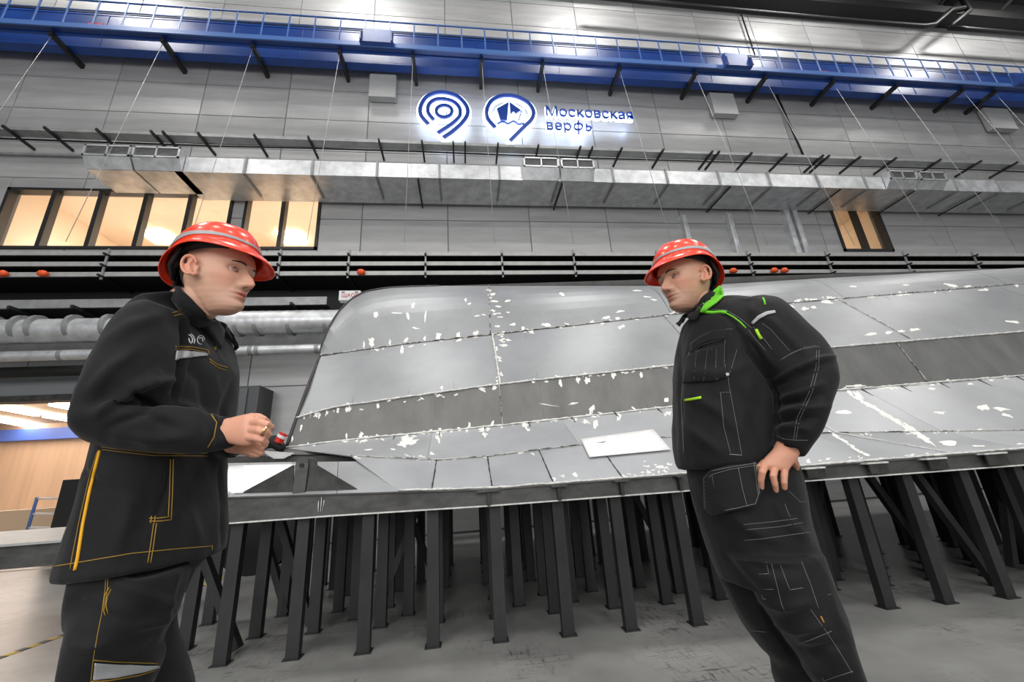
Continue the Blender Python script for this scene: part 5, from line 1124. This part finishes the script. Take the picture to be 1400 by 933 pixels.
lime('lime_piping', [(962, 426), (975, 428.5), (989, 427), (993, 428)], .0062); lime('lime_piping', [(992, 428), (1003, 434), (1012, 441), (1019.5, 449)], .0026); lime('lime_piping', [(1043, 408), (1045, 412), (1046, 417)], .003)
drape(jb, 'zip_puller', [(1034, 451), (1037, 457), (1041, 464)], .0046, M_limeb, J)['label'] = 'lime zip puller'
drape(jb, 'lime_tab', [(937.5, 547.5), (948, 546), (959, 544)], .0044, M_limeb, J)['label'] = 'lime chest tab'
patch(jb, 'reflective_piping', Z6b([(488, 385), (515, 357), (545, 342), (580, 336), (584, 346), (550, 354), (520, 370), (496, 392)]), M_refl, J)
patch(jb, 'pocket_flap', Z6b([(250, 468), (285, 440), (330, 418), (385, 412), (386, 450), (330, 460), (285, 478), (252, 506)]), M_cloth2, J, .004, .003)
patch(jb, 'chest_pocket', Z6b([(232, 520), (262, 496), (385, 470), (388, 600), (330, 618), (216, 622)]), M_cloth2, J, .003, .002)
jb2 = cball([J.data]); S2 = lambda pts, r=.0006, mt=M_thr: drape(jb, 'stitching', Z6b(pts), r, mt, J, off=.0045)
S1 = lambda pts, r=.0006, mt=M_thr: drape(jb, 'stitching', Z6b(pts), r, mt, J)
S2([(250, 465), (285, 440), (330, 418), (410, 410)]); S2([(252, 506), (285, 478), (330, 462), (382, 450)]); S2([(270, 500), (350, 488)]); S2([(272, 500), (262, 612)]); S2([(350, 490), (346, 612)]); S2([(315, 495), (300, 615)]); S2([(216, 620), (330, 616), (388, 598)]); S2([(385, 420), (380, 530), (390, 600)]); S2([(345, 612), (360, 604), (375, 600)])
S1([(240, 500), (215, 600), (208, 700), (218, 900)], .0008); S1([(362, 662), (405, 660)]); S1([(365, 662), (378, 800), (405, 905)]); S1([(395, 600), (400, 640), (430, 800), (450, 915)]); S1([(400, 908), (448, 912)], .0014)
S1([(475, 410), (505, 450), (545, 495)]); S1([(495, 400), (540, 450), (570, 490)]); S1([(530, 385), (565, 410), (600, 450), (642, 497)]); S1([(600, 535), (640, 510), (690, 488), (760, 478)]); S1([(610, 528), (650, 503), (700, 482), (745, 474)]); S1([(758, 492), (756, 560), (730, 660), (680, 770), (665, 850)]); S1([(748, 495), (745, 560), (720, 655), (668, 768), (656, 850)]); S1([(582, 832), (620, 848), (660, 852), (712, 852)]); S1([(320, 330), (385, 332), (440, 365), (490, 405)], .0008); S1([(575, 872), (620, 895), (680, 920)]); S1([(430, 490), (410, 560), (395, 600)], .0006)
S1([(340, 325), (400, 295), (520, 290)], .0006, M_harn)
link('snap_button', mesh('snap_button', *tubed([hit(jb, 860+392/2.916, 310+588/2.916, .003)[0], hit(jb, 860+392/2.916, 310+588/2.916, .008)[0]], .0048, 14)), M_galv, J)
# hanging holster pocket
hp = patch(tb, 'holster_pocket', Z7b([(236, 150), (262, 120), (330, 102), (430, 92), (440, 110), (450, 205), (432, 255), (350, 275), (268, 292), (242, 268)]), M_cloth2, T_, .010, .030, 3.5)
hb = tb
S3 = lambda pts, r=.0007, off=.042: drape(hb, 'stitching', Z7b(pts), r, M_thr, hp, off=off)
S3([(240, 158), (262, 138), (330, 118), (430, 102)]); S3([(240, 165), (246, 262), (270, 284), (350, 268), (428, 250), (443, 205), (432, 108)]); S3([(262, 140), (275, 215), (290, 284)]); S3([(362, 110), (378, 190), (397, 262)]); S3([(422, 90), (434, 180), (438, 215)]); S3([(428, 90), (441, 180), (444, 212)]); S3([(262, 124), (340, 108), (430, 94)], .0008)
S4 = lambda pts, r=.0006: drape(tb, 'stitching', Z7b(pts), r, M_thr, T_)
for pts in ([(382, 330), (500, 318), (590, 306)], [(390, 350), (520, 338), (610, 322)], [(540, 250), (560, 300)], [(555, 200), (600, 242), (640, 244)], [(385, 390), (450, 385), (640, 358)], [(470, 475), (480, 520)], [(490, 480), (530, 640), (545, 665)], [(600, 460), (640, 560), (670, 650)], [(520, 475), (560, 580), (610, 572)], [(440, 520), (478, 518)], [(460, 578), (496, 578)], [(452, 600), (458, 616), (468, 614)], [(590, 788), (640, 772), (720, 738)], [(585, 770), (600, 792)], [(690, 930), (740, 912), (802, 892)], [(683, 915), (695, 936)], [(640, 655), (700, 740), (740, 800), (800, 900)], [(388, 722), (395, 735), (470, 742)], [(706, 598), (722, 596)]): S4(pts)
drape(tb, 'tan_tag', Z7b([(678, 680), (690, 705)]), .0022, mat('tan_tag', (170, 120, 50), .7), T_)
